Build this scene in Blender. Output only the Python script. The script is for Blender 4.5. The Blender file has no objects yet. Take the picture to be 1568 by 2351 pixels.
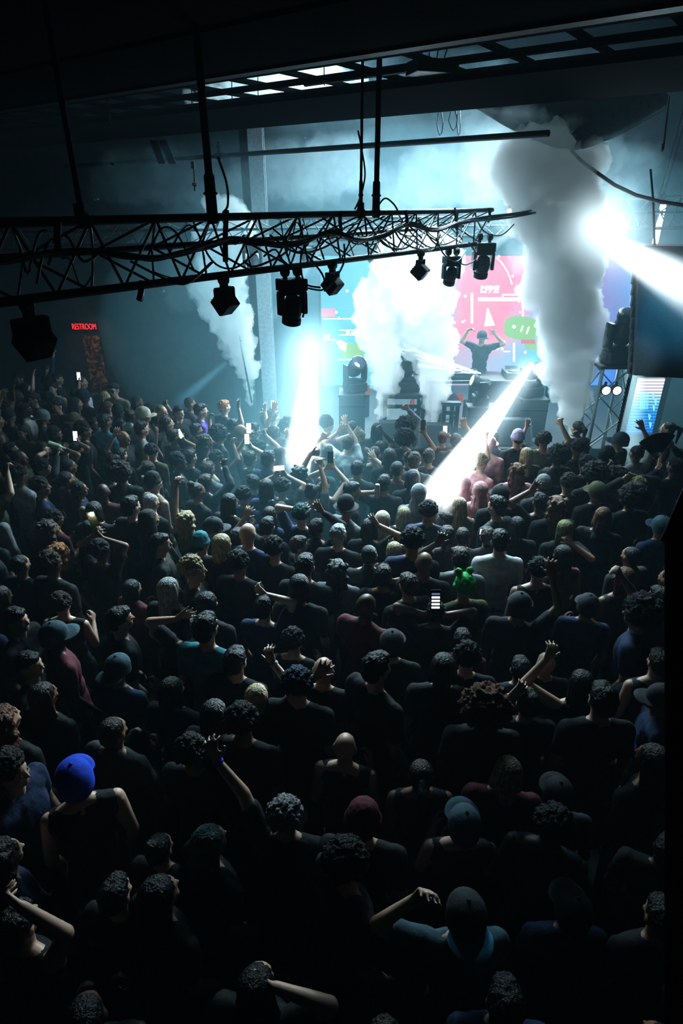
import bpy, bmesh, math, random
from mathutils import Vector, Matrix, Euler, noise
R = random.Random(7)
S = bpy.context.scene
COL = S.collection
V = Vector
# ---------------------------------------------------------------- camera model (24 mm-ish lens on a balcony, looking down 27 degrees)
FOC, CX, CY, HC, PIT = 1400.0, 784.0, 1175.5, 4.75, math.radians(27.05)
CP, SP = math.cos(PIT), math.sin(PIT)
cam_data = bpy.data.cameras.new('camera')
cam_data.sensor_fit = 'VERTICAL'
cam_data.sensor_height = 36.0
cam_data.lens = 36.0 * FOC / 2351.0
cam_data.clip_start = 0.05
cam = bpy.data.objects.new('camera', cam_data)
COL.objects.link(cam)
cam.location = (0, 0, HC)
cam.rotation_euler = (math.pi / 2 - PIT, 0, 0)
S.camera = cam
def dp(px, py, d):                      # point at optical depth d
    a, b = (px - CX) / FOC, (CY - py) / FOC
    return V((a * d, (CP + b * SP) * d, HC + (-SP + b * CP) * d))
def at(px, py, Y):                      # point on the vertical plane y = Y
    b = (CY - py) / FOC
    return dp(px, py, Y / (CP + b * SP))
def on_z(px, py, z):                    # point on the horizontal plane
    b = (CY - py) / FOC
    return dp(px, py, (z - HC) / (-SP + b * CP))
def depth_of(p):
    return p[1] * CP + (HC - p[2]) * SP
U = V((-0.804, 0.595, 0)); W = V((0.595, 0.804, 0))   # the two directions of the building
# ---------------------------------------------------------------- render look
S.view_settings.view_transform = 'Standard'
S.view_settings.look = 'High Contrast'
S.view_settings.exposure = 0.0
cy = S.cycles
cy.max_bounces = 3; cy.diffuse_bounces = 1; cy.glossy_bounces = 1; cy.transmission_bounces = 2
cy.volume_bounces = 0; cy.transparent_max_bounces = 24
cy.sample_clamp_indirect = 1.5; cy.sample_clamp_direct = 40
cy.caustics_reflective = False; cy.caustics_refractive = False
cy.use_light_tree = False
cy.use_adaptive_sampling = True; cy.adaptive_threshold = 0.055
cy.volume_step_rate = 2.0; cy.volume_max_steps = 48
# ---------------------------------------------------------------- materials
def new_mat(name):
    m = bpy.data.materials.new(name); m.use_nodes = True
    nt = m.node_tree; nt.nodes.clear()
    out = nt.nodes.new('ShaderNodeOutputMaterial')
    return m, nt, out
def L(nt, a, b): nt.links.new(a, b)
def surf(name, col, rough=0.6, metal=0.0, bump=0.0, scale=30, var=0.0, objcol=False, stretch=None, spec=0.5, emit=0.0):
    m, nt, out = new_mat(name)
    p = nt.nodes.new('ShaderNodeBsdfPrincipled')
    p.inputs['Roughness'].default_value = rough; p.inputs['Metallic'].default_value = metal
    p.inputs['Specular IOR Level'].default_value = spec
    tc = nt.nodes.new('ShaderNodeTexCoord'); mp = nt.nodes.new('ShaderNodeMapping')
    L(nt, tc.outputs['Object'], mp.inputs['Vector'])
    if stretch: mp.inputs['Scale'].default_value = stretch
    nz = nt.nodes.new('ShaderNodeTexNoise'); nz.inputs['Scale'].default_value = scale; nz.inputs['Detail'].default_value = 4
    L(nt, mp.outputs['Vector'], nz.inputs['Vector'])
    if objcol:
        oi = nt.nodes.new('ShaderNodeObjectInfo'); src = oi.outputs['Color']
    else:
        rgb = nt.nodes.new('ShaderNodeRGB'); rgb.outputs[0].default_value = (*col, 1); src = rgb.outputs[0]
    mx = nt.nodes.new('ShaderNodeMixRGB'); mx.blend_type = 'MULTIPLY'; mx.inputs['Fac'].default_value = max(var, 0.001)
    rmp = nt.nodes.new('ShaderNodeMapRange'); rmp.inputs['From Min'].default_value = 0.3; rmp.inputs['From Max'].default_value = 0.7
    L(nt, nz.outputs['Fac'], rmp.inputs['Value']); L(nt, src, mx.inputs['Color1']); L(nt, rmp.outputs[0], mx.inputs['Color2'])
    L(nt, mx.outputs[0], p.inputs['Base Color'])
    if bump:
        bp = nt.nodes.new('ShaderNodeBump'); bp.inputs['Strength'].default_value = bump; bp.inputs['Distance'].default_value = 0.02
        L(nt, nz.outputs['Fac'], bp.inputs['Height']); L(nt, bp.outputs[0], p.inputs['Normal'])
    L(nt, p.outputs[0], out.inputs['Surface'])
    return m
def glow(name, col, strength):
    m, nt, out = new_mat(name)
    e = nt.nodes.new('ShaderNodeEmission'); e.inputs['Color'].default_value = (*col, 1); e.inputs['Strength'].default_value = strength
    L(nt, e.outputs[0], out.inputs['Surface'])
    return m
def smoke_mat(name, density, col, emis=0.0, ecol=(0.8, 0.92, 1), aniso=0.0):  # emis: glow added to the smoke in place of multiple scattering
    m, nt, out = new_mat(name)
    sc = nt.nodes.new('ShaderNodeVolumeScatter'); sc.inputs['Density'].default_value = density
    sc.inputs['Color'].default_value = (*col, 1); sc.inputs['Anisotropy'].default_value = aniso
    if emis:
        e = nt.nodes.new('ShaderNodeEmission'); e.inputs['Color'].default_value = (*ecol, 1); e.inputs['Strength'].default_value = emis
        a = nt.nodes.new('ShaderNodeAddShader'); L(nt, sc.outputs[0], a.inputs[0]); L(nt, e.outputs[0], a.inputs[1]); L(nt, a.outputs[0], out.inputs['Volume'])
    else:
        L(nt, sc.outputs[0], out.inputs['Volume'])
    return m
M = {}
M['black'] = surf('black_paint', (0.012, 0.013, 0.015), 0.55, 0, 0.15, 60, 0.3)
M['black_cloth'] = surf('black_cloth', (0.02, 0.022, 0.026), 0.9, 0, 0.3, 20, 0.3)
M['steel'] = surf('truss_aluminium', (0.02, 0.024, 0.027), 0.5, 0.5, 0.1, 80, 0.3)
M['dark_steel'] = surf('dark_steel', (0.008, 0.01, 0.012), 0.6, 0.0, 0.15, 40, 0.4, spec=0.15)
M['rubber'] = surf('cable_rubber', (0.01, 0.01, 0.012), 0.5, 0, 0.1, 60, 0.2)
M['wall'] = surf('dark_painted_wall', (0.03, 0.055, 0.07), 0.9, 0, 0.25, 6, 0.4)
M['floor'] = surf('dark_concrete_floor', (0.02, 0.02, 0.022), 0.6, 0, 0.2, 5, 0.4)
M['ceiling'] = surf('dark_ceiling', (0.004, 0.006, 0.007), 0.95, 0, 0.2, 8, 0.4, spec=0.02)
M['stage'] = surf('stage_black', (0.03, 0.033, 0.038), 0.6, 0, 0.2, 12, 0.3)
M['case'] = surf('flight_case', (0.04, 0.043, 0.05), 0.45, 0.1, 0.1, 40, 0.2)
M['glass'] = surf('lens_glass', (0.05, 0.06, 0.08), 0.08, 0.0, 0, 10, 0)
M['lens_white'] = glow('lens_white_hot', (0.9, 0.97, 1.0), 60)
M['lens_soft'] = glow('lens_soft_glow', (1.0, 0.93, 0.8), 1.2)
M['warm_bulb'] = glow('warm_bulb', (1.0, 0.72, 0.35), 3.0)
M['neon_white'] = glow('white_neon', (0.75, 0.95, 1.0), 9)
M['red_neon'] = glow('red_neon', (1.0, 0.03, 0.035), 2.6)
M['phone_glow'] = glow('phone_screen', (0.8, 0.92, 1.0), 1.1)
M['phone_dim'] = glow('phone_screen_dim', (0.55, 0.75, 1.0), 0.22)
M['flash'] = glow('phone_flash', (1.0, 1.0, 0.6), 40)
M['skin'] = surf('skin', (1, 1, 1), 0.5, 0, 0.05, 60, 0.15, objcol=True)
M['hair'] = surf('hair_strands', (1, 1, 1), 0.5, 0, 0.9, 16, 0.7, objcol=True, stretch=(5, 5, 0.9))
M['curl'] = surf('curly_hair', (1, 1, 1), 0.7, 0, 1.0, 90, 0.8, objcol=True)
M['cloth'] = surf('cloth', (1, 1, 1), 0.85, 0, 0.5, 14, 0.35, objcol=True)
M['denim'] = surf('trouser_cloth', (0.02, 0.024, 0.035), 0.9, 0, 0.3, 30, 0.3)
M['eye'] = surf('eye', (0.12, 0.12, 0.12), 0.4, 0, 0, 10, 0)
# ---------------------------------------------------------------- mesh collector
class MB:
    def __init__(s): s.v = []; s.f = []
    def add(s, vs, fs):
        b = len(s.v); s.v += [tuple(v) for v in vs]; s.f += [tuple(b + i for i in f) for f in fs]; return s
    def box(s, c, size, rot=None):
        c = V(c); h = V(size) / 2; m = rot if rot else Matrix.Identity(3)
        vs = [c + m @ V((x * h.x, y * h.y, z * h.z)) for x in (-1, 1) for y in (-1, 1) for z in (-1, 1)]
        return s.add(vs, [(0, 1, 3, 2), (4, 6, 7, 5), (0, 4, 5, 1), (2, 3, 7, 6), (0, 2, 6, 4), (1, 5, 7, 3)])
    def bbox(s, c, size, bev, rot=None):    # box with bevelled edges
        c = V(c); h = V(size) / 2; m = rot if rot else Matrix.Identity(3)
        bm = bmesh.new(); bmesh.ops.create_cube(bm, size=1.0)
        for v in bm.verts: v.co = V((v.co.x * size[0], v.co.y * size[1], v.co.z * size[2]))
        bmesh.ops.bevel(bm, geom=bm.edges[:], offset=bev, segments=2, affect='EDGES', profile=0.6)
        bm.verts.index_update()
        s.add([c + m @ v.co for v in bm.verts], [[v.index for v in f.verts] for f in bm.faces]); bm.free(); return s
    def cyl(s, a, b, r0, r1=None, n=12, cap=True):
        a, b = V(a), V(b); r1 = r0 if r1 is None else r1
        q = (b - a).to_track_quat('Z', 'Y').to_matrix()
        vs = []
        for p, r in ((a, r0), (b, r1)):
            vs += [p + q @ V((r * math.cos(t), r * math.sin(t), 0)) for t in (2 * math.pi * i / n for i in range(n))]
        fs = [(i, (i + 1) % n, n + (i + 1) % n, n + i) for i in range(n)]
        if cap: fs += [tuple(range(n))[::-1], tuple(range(n, 2 * n))]
        return s.add(vs, fs)
    def lathe(s, a, b, prof, n=16):          # prof: (t along a-b, radius)
        a, b = V(a), V(b); q = (b - a).to_track_quat('Z', 'Y').to_matrix(); vs = []; fs = []
        for t, r in prof:
            p = a.lerp(b, t)
            vs += [p + q @ V((r * math.cos(k), r * math.sin(k), 0)) for k in (2 * math.pi * i / n for i in range(n))]
        for j in range(len(prof) - 1):
            for i in range(n):
                fs.append((j * n + i, j * n + (i + 1) % n, (j + 1) * n + (i + 1) % n, (j + 1) * n + i))
        fs += [tuple(range(n))[::-1], tuple(range((len(prof) - 1) * n, len(prof) * n))]
        return s.add(vs, fs)
    def tube(s, pts, r, n=6):
        pts = [V(p) for p in pts]; vs = []; fs = []; rr = r if isinstance(r, (list, tuple)) else [r] * len(pts)
        up = V((0.31, 0.2, 0.93))
        for i, p in enumerate(pts):
            d = (pts[min(i + 1, len(pts) - 1)] - pts[max(i - 1, 0)]).normalized()
            x = d.cross(up); x = x.normalized() if x.length > 1e-4 else V((1, 0, 0)); y = d.cross(x)
            vs += [p + rr[i] * (math.cos(t) * x + math.sin(t) * y) for t in (2 * math.pi * k / n for k in range(n))]
        for j in range(len(pts) - 1):
            for i in range(n):
                fs.append((j * n + i, j * n + (i + 1) % n, (j + 1) * n + (i + 1) % n, (j + 1) * n + i))
        fs += [tuple(range(n))[::-1], tuple(range((len(pts) - 1) * n, len(pts) * n))]
        return s.add(vs, fs)
    def ell(s, c, r, rot=None, n=12, m=8):
        c = V(c); r = V(r) if not isinstance(r, (int, float)) else V((r, r, r)); q = rot if rot else Matrix.Identity(3)
        vs = [c + q @ V((0, 0, r.z))]; fs = []
        for j in range(1, m):
            t = math.pi * j / m
            vs += [c + q @ V((r.x * math.sin(t) * math.cos(k), r.y * math.sin(t) * math.sin(k), r.z * math.cos(t))) for k in (2 * math.pi * i / n for i in range(n))]
        vs.append(c + q @ V((0, 0, -r.z))); e = len(vs) - 1
        for i in range(n):
            fs.append((0, 1 + i, 1 + (i + 1) % n)); fs.append((e, 1 + (m - 2) * n + (i + 1) % n, 1 + (m - 2) * n + i))
        for j in range(m - 2):
            for i in range(n):
                a = 1 + j * n
                fs.append((a + i, a + n + i, a + n + (i + 1) % n, a + (i + 1) % n))
        return s.add(vs, fs)
    def cap(s, a, b, r0, r1=None, n=12):     # tapered capsule
        a, b = V(a), V(b); r1 = r0 if r1 is None else r1
        q = (b - a).to_track_quat('Z', 'Y').to_matrix(); ln = (b - a).length; vs = []; fs = []
        rings = [(-math.sin(t) * r0, math.cos(t) * r0) for t in (1.2, 0.75, 0.35)] + [(0, r0), (ln, r1)] + [(ln + math.sin(t) * r1, math.cos(t) * r1) for t in (0.35, 0.75, 1.2)]
        vs.append(a + q @ V((0, 0, -r0)))
        for z, r in rings:
            vs += [a + q @ V((r * math.cos(k), r * math.sin(k), z)) for k in (2 * math.pi * i / n for i in range(n))]
        vs.append(a + q @ V((0, 0, ln + r1))); e = len(vs) - 1; m = len(rings)
        for i in range(n):
            fs.append((0, 1 + (i + 1) % n, 1 + i)); fs.append((e, 1 + (m - 1) * n + i, 1 + (m - 1) * n + (i + 1) % n))
        for j in range(m - 1):
            for i in range(n):
                o = 1 + j * n
                fs.append((o + i, o + (i + 1) % n, o + n + (i + 1) % n, o + n + i))
        return s.add(vs, fs)
    def prism(s, poly, thick, frame):        # poly in 2-D, frame(x, y, z) -> point
        n = len(poly)
        vs = [frame(x, y, 0) for x, y in poly] + [frame(x, y, thick) for x, y in poly]
        return s.add(vs, [tuple(range(n))[::-1], tuple(range(n, 2 * n))] + [(i, (i + 1) % n, n + (i + 1) % n, n + i) for i in range(n)])
    def mesh(s, name, smooth=False):
        me = bpy.data.meshes.new(name); me.from_pydata(s.v, [], s.f); me.update()
        bm = bmesh.new(); bm.from_mesh(me); bmesh.ops.recalc_face_normals(bm, faces=bm.faces[:]); bm.to_mesh(me); bm.free()
        if smooth: me.polygons.foreach_set('use_smooth', [True] * len(me.polygons))
        return me
def obj(name, data, mat=None, parent=None, smooth=False):
    me = data.mesh(name, smooth) if isinstance(data, MB) else data
    o = bpy.data.objects.new(name, me); COL.objects.link(o)
    if mat is not None and len(me.materials) == 0: me.materials.append(mat)
    if parent is not None: o.parent = parent
    return o
def tag(o, label=None, cat=None, group=None, kind=None):
    if label: o['label'] = label
    if cat: o['category'] = cat
    if group: o['group'] = group
    if kind: o['kind'] = kind
    return o
def empty(name, loc=(0, 0, 0), label=None, cat=None, group=None):
    o = bpy.data.objects.new(name, None); COL.objects.link(o); o.location = loc
    o.empty_display_size = 0.1
    return tag(o, label, cat, group)
def struct(name, mb, mat):
    o = obj(name, mb, mat); o['kind'] = 'structure'; return o
def evaluated(me, mods):
    """run modifiers on a mesh and return the resulting mesh"""
    o = bpy.data.objects.new('work', me); COL.objects.link(o)
    for typ, kw in mods:
        m = o.modifiers.new('m', typ)
        for k, v in kw.items(): setattr(m, k, v)
    dg = bpy.context.evaluated_depsgraph_get(); dg.update()
    r = bpy.data.meshes.new_from_object(o.evaluated_get(dg))
    bpy.data.objects.remove(o); 
    r.polygons.foreach_set('use_smooth', [True] * len(r.polygons))
    return r
def fuse(mb, name, voxel, smooth=2, fac=0.4, dec=None):
    me = mb.mesh(name)
    mods = [('REMESH', dict(mode='VOXEL', voxel_size=voxel, use_smooth_shade=True))]
    if smooth: mods.append(('SMOOTH', dict(factor=fac, iterations=smooth)))
    if dec: mods.append(('DECIMATE', dict(ratio=dec)))
    r = evaluated(me, mods); r.name = name; bpy.data.meshes.remove(me); return r
def warp(me, amp, scale, seed=0.0, stretch=(1, 1, 1), amp2=0, scale2=1):
    off = V((seed, seed * 1.7, -seed))
    ns = [v.normal.copy() for v in me.vertices]
    for v, n in zip(me.vertices, ns):
        q = V((v.co.x * stretch[0], v.co.y * stretch[1], v.co.z * stretch[2]))
        d = amp * noise.noise(q * scale + off)
        if amp2: d += amp2 * noise.noise(q * scale2 + off)
        v.co += n * d
    me.update(); return me
def spot(name, loc, target, power, angle, col=(0.8, 0.93, 1), blend=0.3, radius=0.05):
    l = bpy.data.lights.new(name, 'SPOT'); l.energy = power; l.spot_size = math.radians(angle); l.spot_blend = blend; l.color = col; l.shadow_soft_size = radius
    o = bpy.data.objects.new(name, l); COL.objects.link(o); o.location = loc
    o.rotation_euler = (V(target) - V(loc)).to_track_quat('-Z', 'Y').to_euler(); return o
def area(name, loc, target, power, sx, sy, col=(0.75, 0.9, 1), spread=180):
    l = bpy.data.lights.new(name, 'AREA'); l.shape = 'RECTANGLE'; l.size = sx; l.size_y = sy; l.energy = power; l.color = col; l.spread = math.radians(spread)
    o = bpy.data.objects.new(name, l); COL.objects.link(o); o.location = loc
    o.rotation_euler = (V(target) - V(loc)).to_track_quat('-Z', 'Y').to_euler(); return o
def point(name, loc, power, col=(0.8, 0.92, 1), radius=0.1):
    l = bpy.data.lights.new(name, 'POINT'); l.energy = power; l.color = col; l.shadow_soft_size = radius
    o = bpy.data.objects.new(name, l); COL.objects.link(o); o.location = loc; return o
def text_mesh(txt, size, extrude=0.004, bold=0.0):
    c = bpy.data.curves.new('t', 'FONT'); c.body = txt; c.size = size; c.extrude = extrude; c.offset = bold; c.align_x = 'CENTER'; c.align_y = 'CENTER'
    o = bpy.data.objects.new('t', c); COL.objects.link(o)
    dg = bpy.context.evaluated_depsgraph_get(); dg.update()
    me = bpy.data.meshes.new_from_object(o.evaluated_get(dg)); bpy.data.objects.remove(o); return me
HAZE = 0.010
# ================================================================ room shell
struct('floor', MB().box((0, 6.5, -0.1), (26, 21, 0.2)), M['floor'])
struct('wall_back', MB().box((0, 15.6, 4), (26, 0.3, 8)), M['wall'])
struct('wall_left', MB().box((-9.6, 6.5, 4), (0.3, 21, 8)), M['wall'])
struct('wall_right', MB().box((10.5, 6.5, 4), (0.3, 21, 8)), M['wall'])
struct('wall_front', MB().box((0, -3.2, 4), (26, 0.3, 8)), M['wall'])
struct('ceiling', MB().box((0, 6.5, 8.1), (26, 21, 0.2)), M['ceiling'])
def slab(name, p, w, lo, hi, mat, z0, h):
    """long horizontal member along U; p = a point on its far bottom edge, w = width towards the camera, lo..hi extent"""
    mb = MB(); p = V((p[0], p[1], z0)); vs = []
    for t in (lo, hi):
        for k in (0, -w):
            for z in (0, h): vs.append(p + U * t + W * k + V((0, 0, z)))
    mb.add(vs, [(0, 1, 3, 2), (4, 6, 7, 5), (0, 4, 5, 1), (2, 3, 7, 6), (0, 2, 6, 4), (1, 5, 7, 3)])
    return struct(name, mb, mat)
z1 = 5.7
slab('ceiling_beam', on_z(500, 190, z1), 1.35, -9, 9, M['ceiling'], z1, 0.5)
slab('ceiling_beam', on_z(1284, 36, 5.75), 0.12, -6, 9, M['dark_steel'], 5.68, 0.06)
slab('ceiling_beam', on_z(784, 277, 5.75), 1.9, -9, 10, M['ceiling'], 5.75, 0.05)
slab('ceiling_panel', on_z(540, 62, z1), 3.2, -2.6, 9, M['ceiling'], z1 + 0.02, 0.3)
slab('ceiling_panel', on_z(1440, 22, z1), 3.0, -6, 1.6, M['ceiling'], z1 + 0.05, 0.3)
# open ceiling grid seen between the two soffits
z2 = 5.98
g0 = on_z(784, 200, z2)
for i in range(-14, 12):
    mb = MB(); a = g0 + U * (i * 0.78) - W * 3.6; b = g0 + U * (i * 0.78) + W * 1.9
    mb.add([a + U * .025, a - U * .025, b - U * .025, b + U * .025] + [q + V((0, 0, .05)) for q in (a + U * .025, a - U * .025, b - U * .025, b + U * .025)],
           [(0, 1, 2, 3), (7, 6, 5, 4), (0, 4, 5, 1), (1, 5, 6, 2), (2, 6, 7, 3), (3, 7, 4, 0)])
    struct('ceiling_grid_trim', mb, M['dark_steel'])
for k, wd in ((-0.62, 0.05), (0.05, 0.07), (0.62, 0.05), (-2.6, 0.05)):
    c = g0 + W * k
    slab('ceiling_grid_trim', c, wd, -9, 10, M['dark_steel'], z2 - 0.04, 0.06)
for i in range(9):       # joists beyond the second soffit
    a = on_z(330 + i * 62, 318, 6.0); mb = MB()
    mb.box(a + W * 1.2, (0.06, 2.4, 0.1), Euler((0, 0, -math.radians(36.5))).to_matrix()); struct('ceiling_joist_trim', mb, M['ceiling'])
# pipe under the second soffit
pz = 5.42
pa, pb = on_z(150, 382, pz), on_z(1260, 306, pz)
pr = empty('ceiling_pipe', pa, 'long dark sprinkler pipe running under the wide ceiling soffit', 'pipe')
pip = obj('pipe', MB().cyl(V((0, 0, 0)), pb - pa, 0.035, n=10), M['dark_steel'], pr)
sp = on_z(503, 358, pz) - pa
obj('sprinkler_head', MB().lathe(sp + V((0, 0, .03)), sp + V((0, 0, .2)), [(0, .03), (.2, .03), (.25, .015), (.5, .015), (.55, .035), (.65, .035), (.7, .012), (.9, .012), (1, .03)], 10), M['dark_steel'], pr)
obj('coupling', MB().cyl(sp + (pb - pa).normalized() * -.06, sp + (pb - pa).normalized() * .1, .05), M['dark_steel'], pr)
for k, (x0, y0, x1, y1) in enumerate(((352, 322, 372, 376), (372, 322, 396, 376))):
    a, b = dp(x0, y0, 9.2), dp(x1, y1, 9.2)
    o = obj('pipe_bracket', MB().prism([(-.055, 0), (.055, 0), (.055, 1), (-.055, 1)], .03, lambda x, y, z: a.lerp(b, y) + V((x, z, 0))), M['dark_steel'])
    tag(o, ('slanting flat black bracket under the soffit, at its %s end' % ('leftmost' if k == 0 else 'second') if 0 else
            ('first' if k == 0 else 'second') + ' of two slanting black bracket plates crossing the sprinkler pipe, counted from the side wall'), 'bracket', 'pair of pipe brackets')
# junction box on a bar in the open grid
q = on_z(992, 156, 5.87)
bx = empty('junction_box', q, 'black junction box at the end of a bar in the open ceiling grid', 'box')
obj('housing', MB().bbox((0, 0, 0), (.42, .3, .11), .015, Euler((0, 0, .3)).to_matrix()), M['black'], bx)
mb = MB()
for k in range(4): mb.tube([V((-.1 + .07 * k, 0, .08)), V((-.12 + .09 * k, 0.02, .2)), V((-.16 + .1 * k, .02, .28))], .006, 5)
obj('wire', mb, M['rubber'], bx)
bar = on_z(700, 192, 5.87) - q
obj('conduit', MB().cyl(V((-.15, 0, 0)), bar, .03, n=8), M['dark_steel'], bx)
# ---------------------------------------------------------------- black drape slung under the soffit
top = [dp(x, y, 9.0) for x, y in ((1062, 236), (1150, 228), (1260, 220), (1380, 212), (1500, 204))]
bot = [dp(x, y, d) for x, y, d in ((1098, 252, 8.8), (1190, 305, 8.4), (1312, 345, 8.1), (1420, 308, 8.4), (1522, 250, 8.9))]
def poly_at(pts, t):
    t *= len(pts) - 1; i = min(int(t), len(pts) - 2); f = t - i
    a = pts[max(i - 1, 0)]; b = pts[i]; c = pts[i + 1]; d = pts[min(i + 2, len(pts) - 1)]
    return 0.5 * ((2 * b) + (c - a) * f + (2 * a - 5 * b + 4 * c - d) * f * f + (3 * b - a - 3 * c + d) * f ** 3)
mb = MB(); vs = []; fs = []; NX, NY = 36, 12
for j in range(NY + 1):
    for i in range(NX + 1):
        a = top[0].lerp(top[-1], i / NX); b = poly_at(bot, i / NX) if not (0.45 < i / NX < 0.55) else bot[1].lerp(bot[2], min(1, (i / NX - .25) / .25)) if i / NX < .5 else bot[2].lerp(bot[3], (i / NX - .5) / .25)
        p = a.lerp(b, j / NY); s = math.sin(math.pi * j / NY)
        vs.append(p + V((0, -0.12 * s + .03 * noise.noise(V((i * .5, j * .2, 3))), -0.03 * s)))
for j in range(NY):
    for i in range(NX):
        o = j * (NX + 1) + i; fs.append((o, o + 1, o + NX + 2, o + NX + 1))
mb.add(vs, fs)
dr = empty('ceiling_drape', bot[2], 'black fabric drape slung in a sagging triangle under the ceiling', 'drape')
def rel(mb, root):
    l = V(root.location); mb.v = [tuple(V(v) - l) for v in mb.v]; return mb
M['hem_sheen'] = surf('blue_black_sheen', (0.05, 0.085, 0.105), 0.6, 0, 0.4, 12, 0.5)  # lighter bluish sheen of the hem put into its colour
obj('fabric', rel(mb, dr), M['black_cloth'], dr, smooth=True)
mb = MB(); vs = []; fs = []
hem = [V(p) for p in (bot[2], bot[3], bot[4])]
for i in range(21):
    t = i / 20; p = poly_at(hem, t); w = .10 + .26 * math.sin(math.pi * min(1, t * .75 + .1))
    vs += [p + V((0, -.05, 0)), p + V((.0, -.16, .5 * w)), p + V((-.05, -.05, w))]
for i in range(20):
    for k in range(2): fs.append((i * 3 + k, i * 3 + k + 1, i * 3 + k + 4, i * 3 + k + 3))
mb.add(vs, fs); obj('hem_band', rel(mb, dr), M['hem_sheen'], dr, smooth=True)
obj('piping', rel(MB().tube([poly_at(hem, i / 12) for i in range(13)], .02), dr), M['rubber'], dr)
cb = obj('sagging_cable', MB().tube([dp(x, y, d) for x, y, d in ((1312, 346, 8.1), (1335, 370, 8.0), (1370, 396, 7.9), (1410, 424, 7.8), (1460, 448, 7.7), (1515, 463, 7.6), (1580, 473, 7.5), (1660, 478, 7.4))], .022), M['rubber'])
tag(cb, 'black cable sagging from the low point of the ceiling drape to the side', 'cable')
def cord(name, pts, r, label, cat='cord', group=None, mat='rubber'):
    return tag(obj(name, MB().tube(pts, r), M[mat]), label, cat, group)
for k, (x, y0, y1, w) in enumerate(((1010, 256, 311, 7), (1040, 252, 300, 10), (1053, 252, 312, 4))):
    pts = [dp(x - w * .5, y0, 9.3), dp(x - w, (y0 + y1) / 2, 9.3), dp(x - w * .4, y1 - 6, 9.3), dp(x, y1, 9.3), dp(x + w * .6, y1 - 6, 9.3), dp(x + w, (y0 + y1) / 2, 9.3), dp(x + w * .5, y0, 9.3)]
    cord('looped_string', pts, .009, ('thin looped cord hanging alone under the soffit', 'wide looped cord hanging beside the drape, of two loops together', 'narrow longer looped cord hanging right against the black drape')[k], 'cord', 'looped cords under the soffit')
cord('looped_string', [dp(1536, 222, 7.6), dp(1532, 262, 7.6), dp(1523, 342, 7.6), dp(1520, 347, 7.6), dp(1521, 330, 7.6)], .01, 'thin pull cord with a toggle hanging beyond the drape')
rd = empty('hanging_rod', dp(445, 374, 8.9), 'short threaded rod hanging from the sprinkler pipe', 'rod')
o0 = V(rd.location)
obj('rod', MB().cyl(V((0, 0, 0)), dp(447, 438, 8.9) - o0, .012, n=8), M['dark_steel'], rd)
obj('washer', MB().cyl(dp(446.5, 422, 8.9) - o0, dp(446.5, 426, 8.9) - o0, .035, n=10), M['dark_steel'], rd)
obj('clip', MB().box(dp(443, 379, 8.9) - o0, (.05, .04, .09)), M['dark_steel'], rd)
for k, (x, y0, y1, d) in enumerate(((440, 192, 245, 8), (532, 180, 238, 8), (592, 172, 236, 8), (744, 148, 196, 7.5), (528, 205, 210, 8))[:4]):
    cord('hanging_wire', [dp(x, y0 - 20, d), dp(x, (y0 + y1) / 2, d), dp(x + 1, y1, d)], .006,
         'thin wire hanging through the open ceiling grid, %s from the side wall' % ('first', 'second', 'third', 'fourth')[k], 'wire', 'wires in the open ceiling grid')
cl = cord('conduit', [dp(246, 222, 8.5), dp(251, 262, 8.5), dp(253, 292, 8.5)], .022, 'pale vertical conduit at the dark end of the ceiling grid', 'pipe', None, 'steel')
# ================================================================ trusses
def truss(name, A, B, Aw, Bw, third, n, rt, rb, label, cat='truss', ends=True):
    """flat face A-B (top) / Aw-Bw (bottom) plus a third chord"""
    root = empty(name, A, label, cat); o = V(A)
    A, B, Aw, Bw = A - o, B - o, Aw - o, Bw - o
    C, D = (A + Aw) / 2 + third, (B + Bw) / 2 + third
    for a, b, r in ((A, B, rt), (Aw, Bw, rt), (C, D, rt * .8)):
        obj('chord', MB().cyl(a, b, r, n=12), M['steel'], root, smooth=False)
    for i in range(n):
        t0, t1, tm = i / n, (i + 1) / n, (i + .5) / n
        for a0, b0, a1, b1 in ((A, B, Aw, Bw), (A, B, C, D), (Aw, Bw, C, D)):
            mb = MB(); mb.cyl(a0.lerp(b0, t0), a1.lerp(b1, tm), rb, n=6); mb.cyl(a1.lerp(b1, tm), a0.lerp(b0, t1), rb, n=6)
            obj('brace', mb, M['steel'], root)
    return root
Atop, Btop = dp(0, 512, 3.2), dp(1130, 482, 7.7)
Abot = V((Atop.x, Atop.y - .05, Atop.z - .385)); Bbot = V((Btop.x - .14, Btop.y - .2, Btop.z - .375))
tdir = (Btop - Atop).normalized()
A2, Ab2 = Atop - tdir * .9, Abot - tdir * .9
truss('lighting_truss', A2, Btop, Ab2, Bbot, U * .33, 15, .026, .0085, 'long black lighting truss with cables slung across the room above the crowd')
def on_truss(px, bottom=False, off=(0, 0, 0)):
    a, b = (Abot, Bbot) if bottom else (Atop, Btop)
    lo, hi = -.3, 1.15
    for _ in range(40):
        m = (lo + hi) / 2; p = a.lerp(b, m)
        x = CX + FOC * p.x / depth_of(p)
        if x < px: lo = m
        else: hi = m
    return a.lerp(b, (lo + hi) / 2) + V(off)
def clampring(mb, p, axis, r=.035):
    mb.lathe(p - axis * .03, p + axis * .03, [(0, r), (.1, r * 1.25), (.9, r * 1.25), (1, r)], 12); return mb
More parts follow.
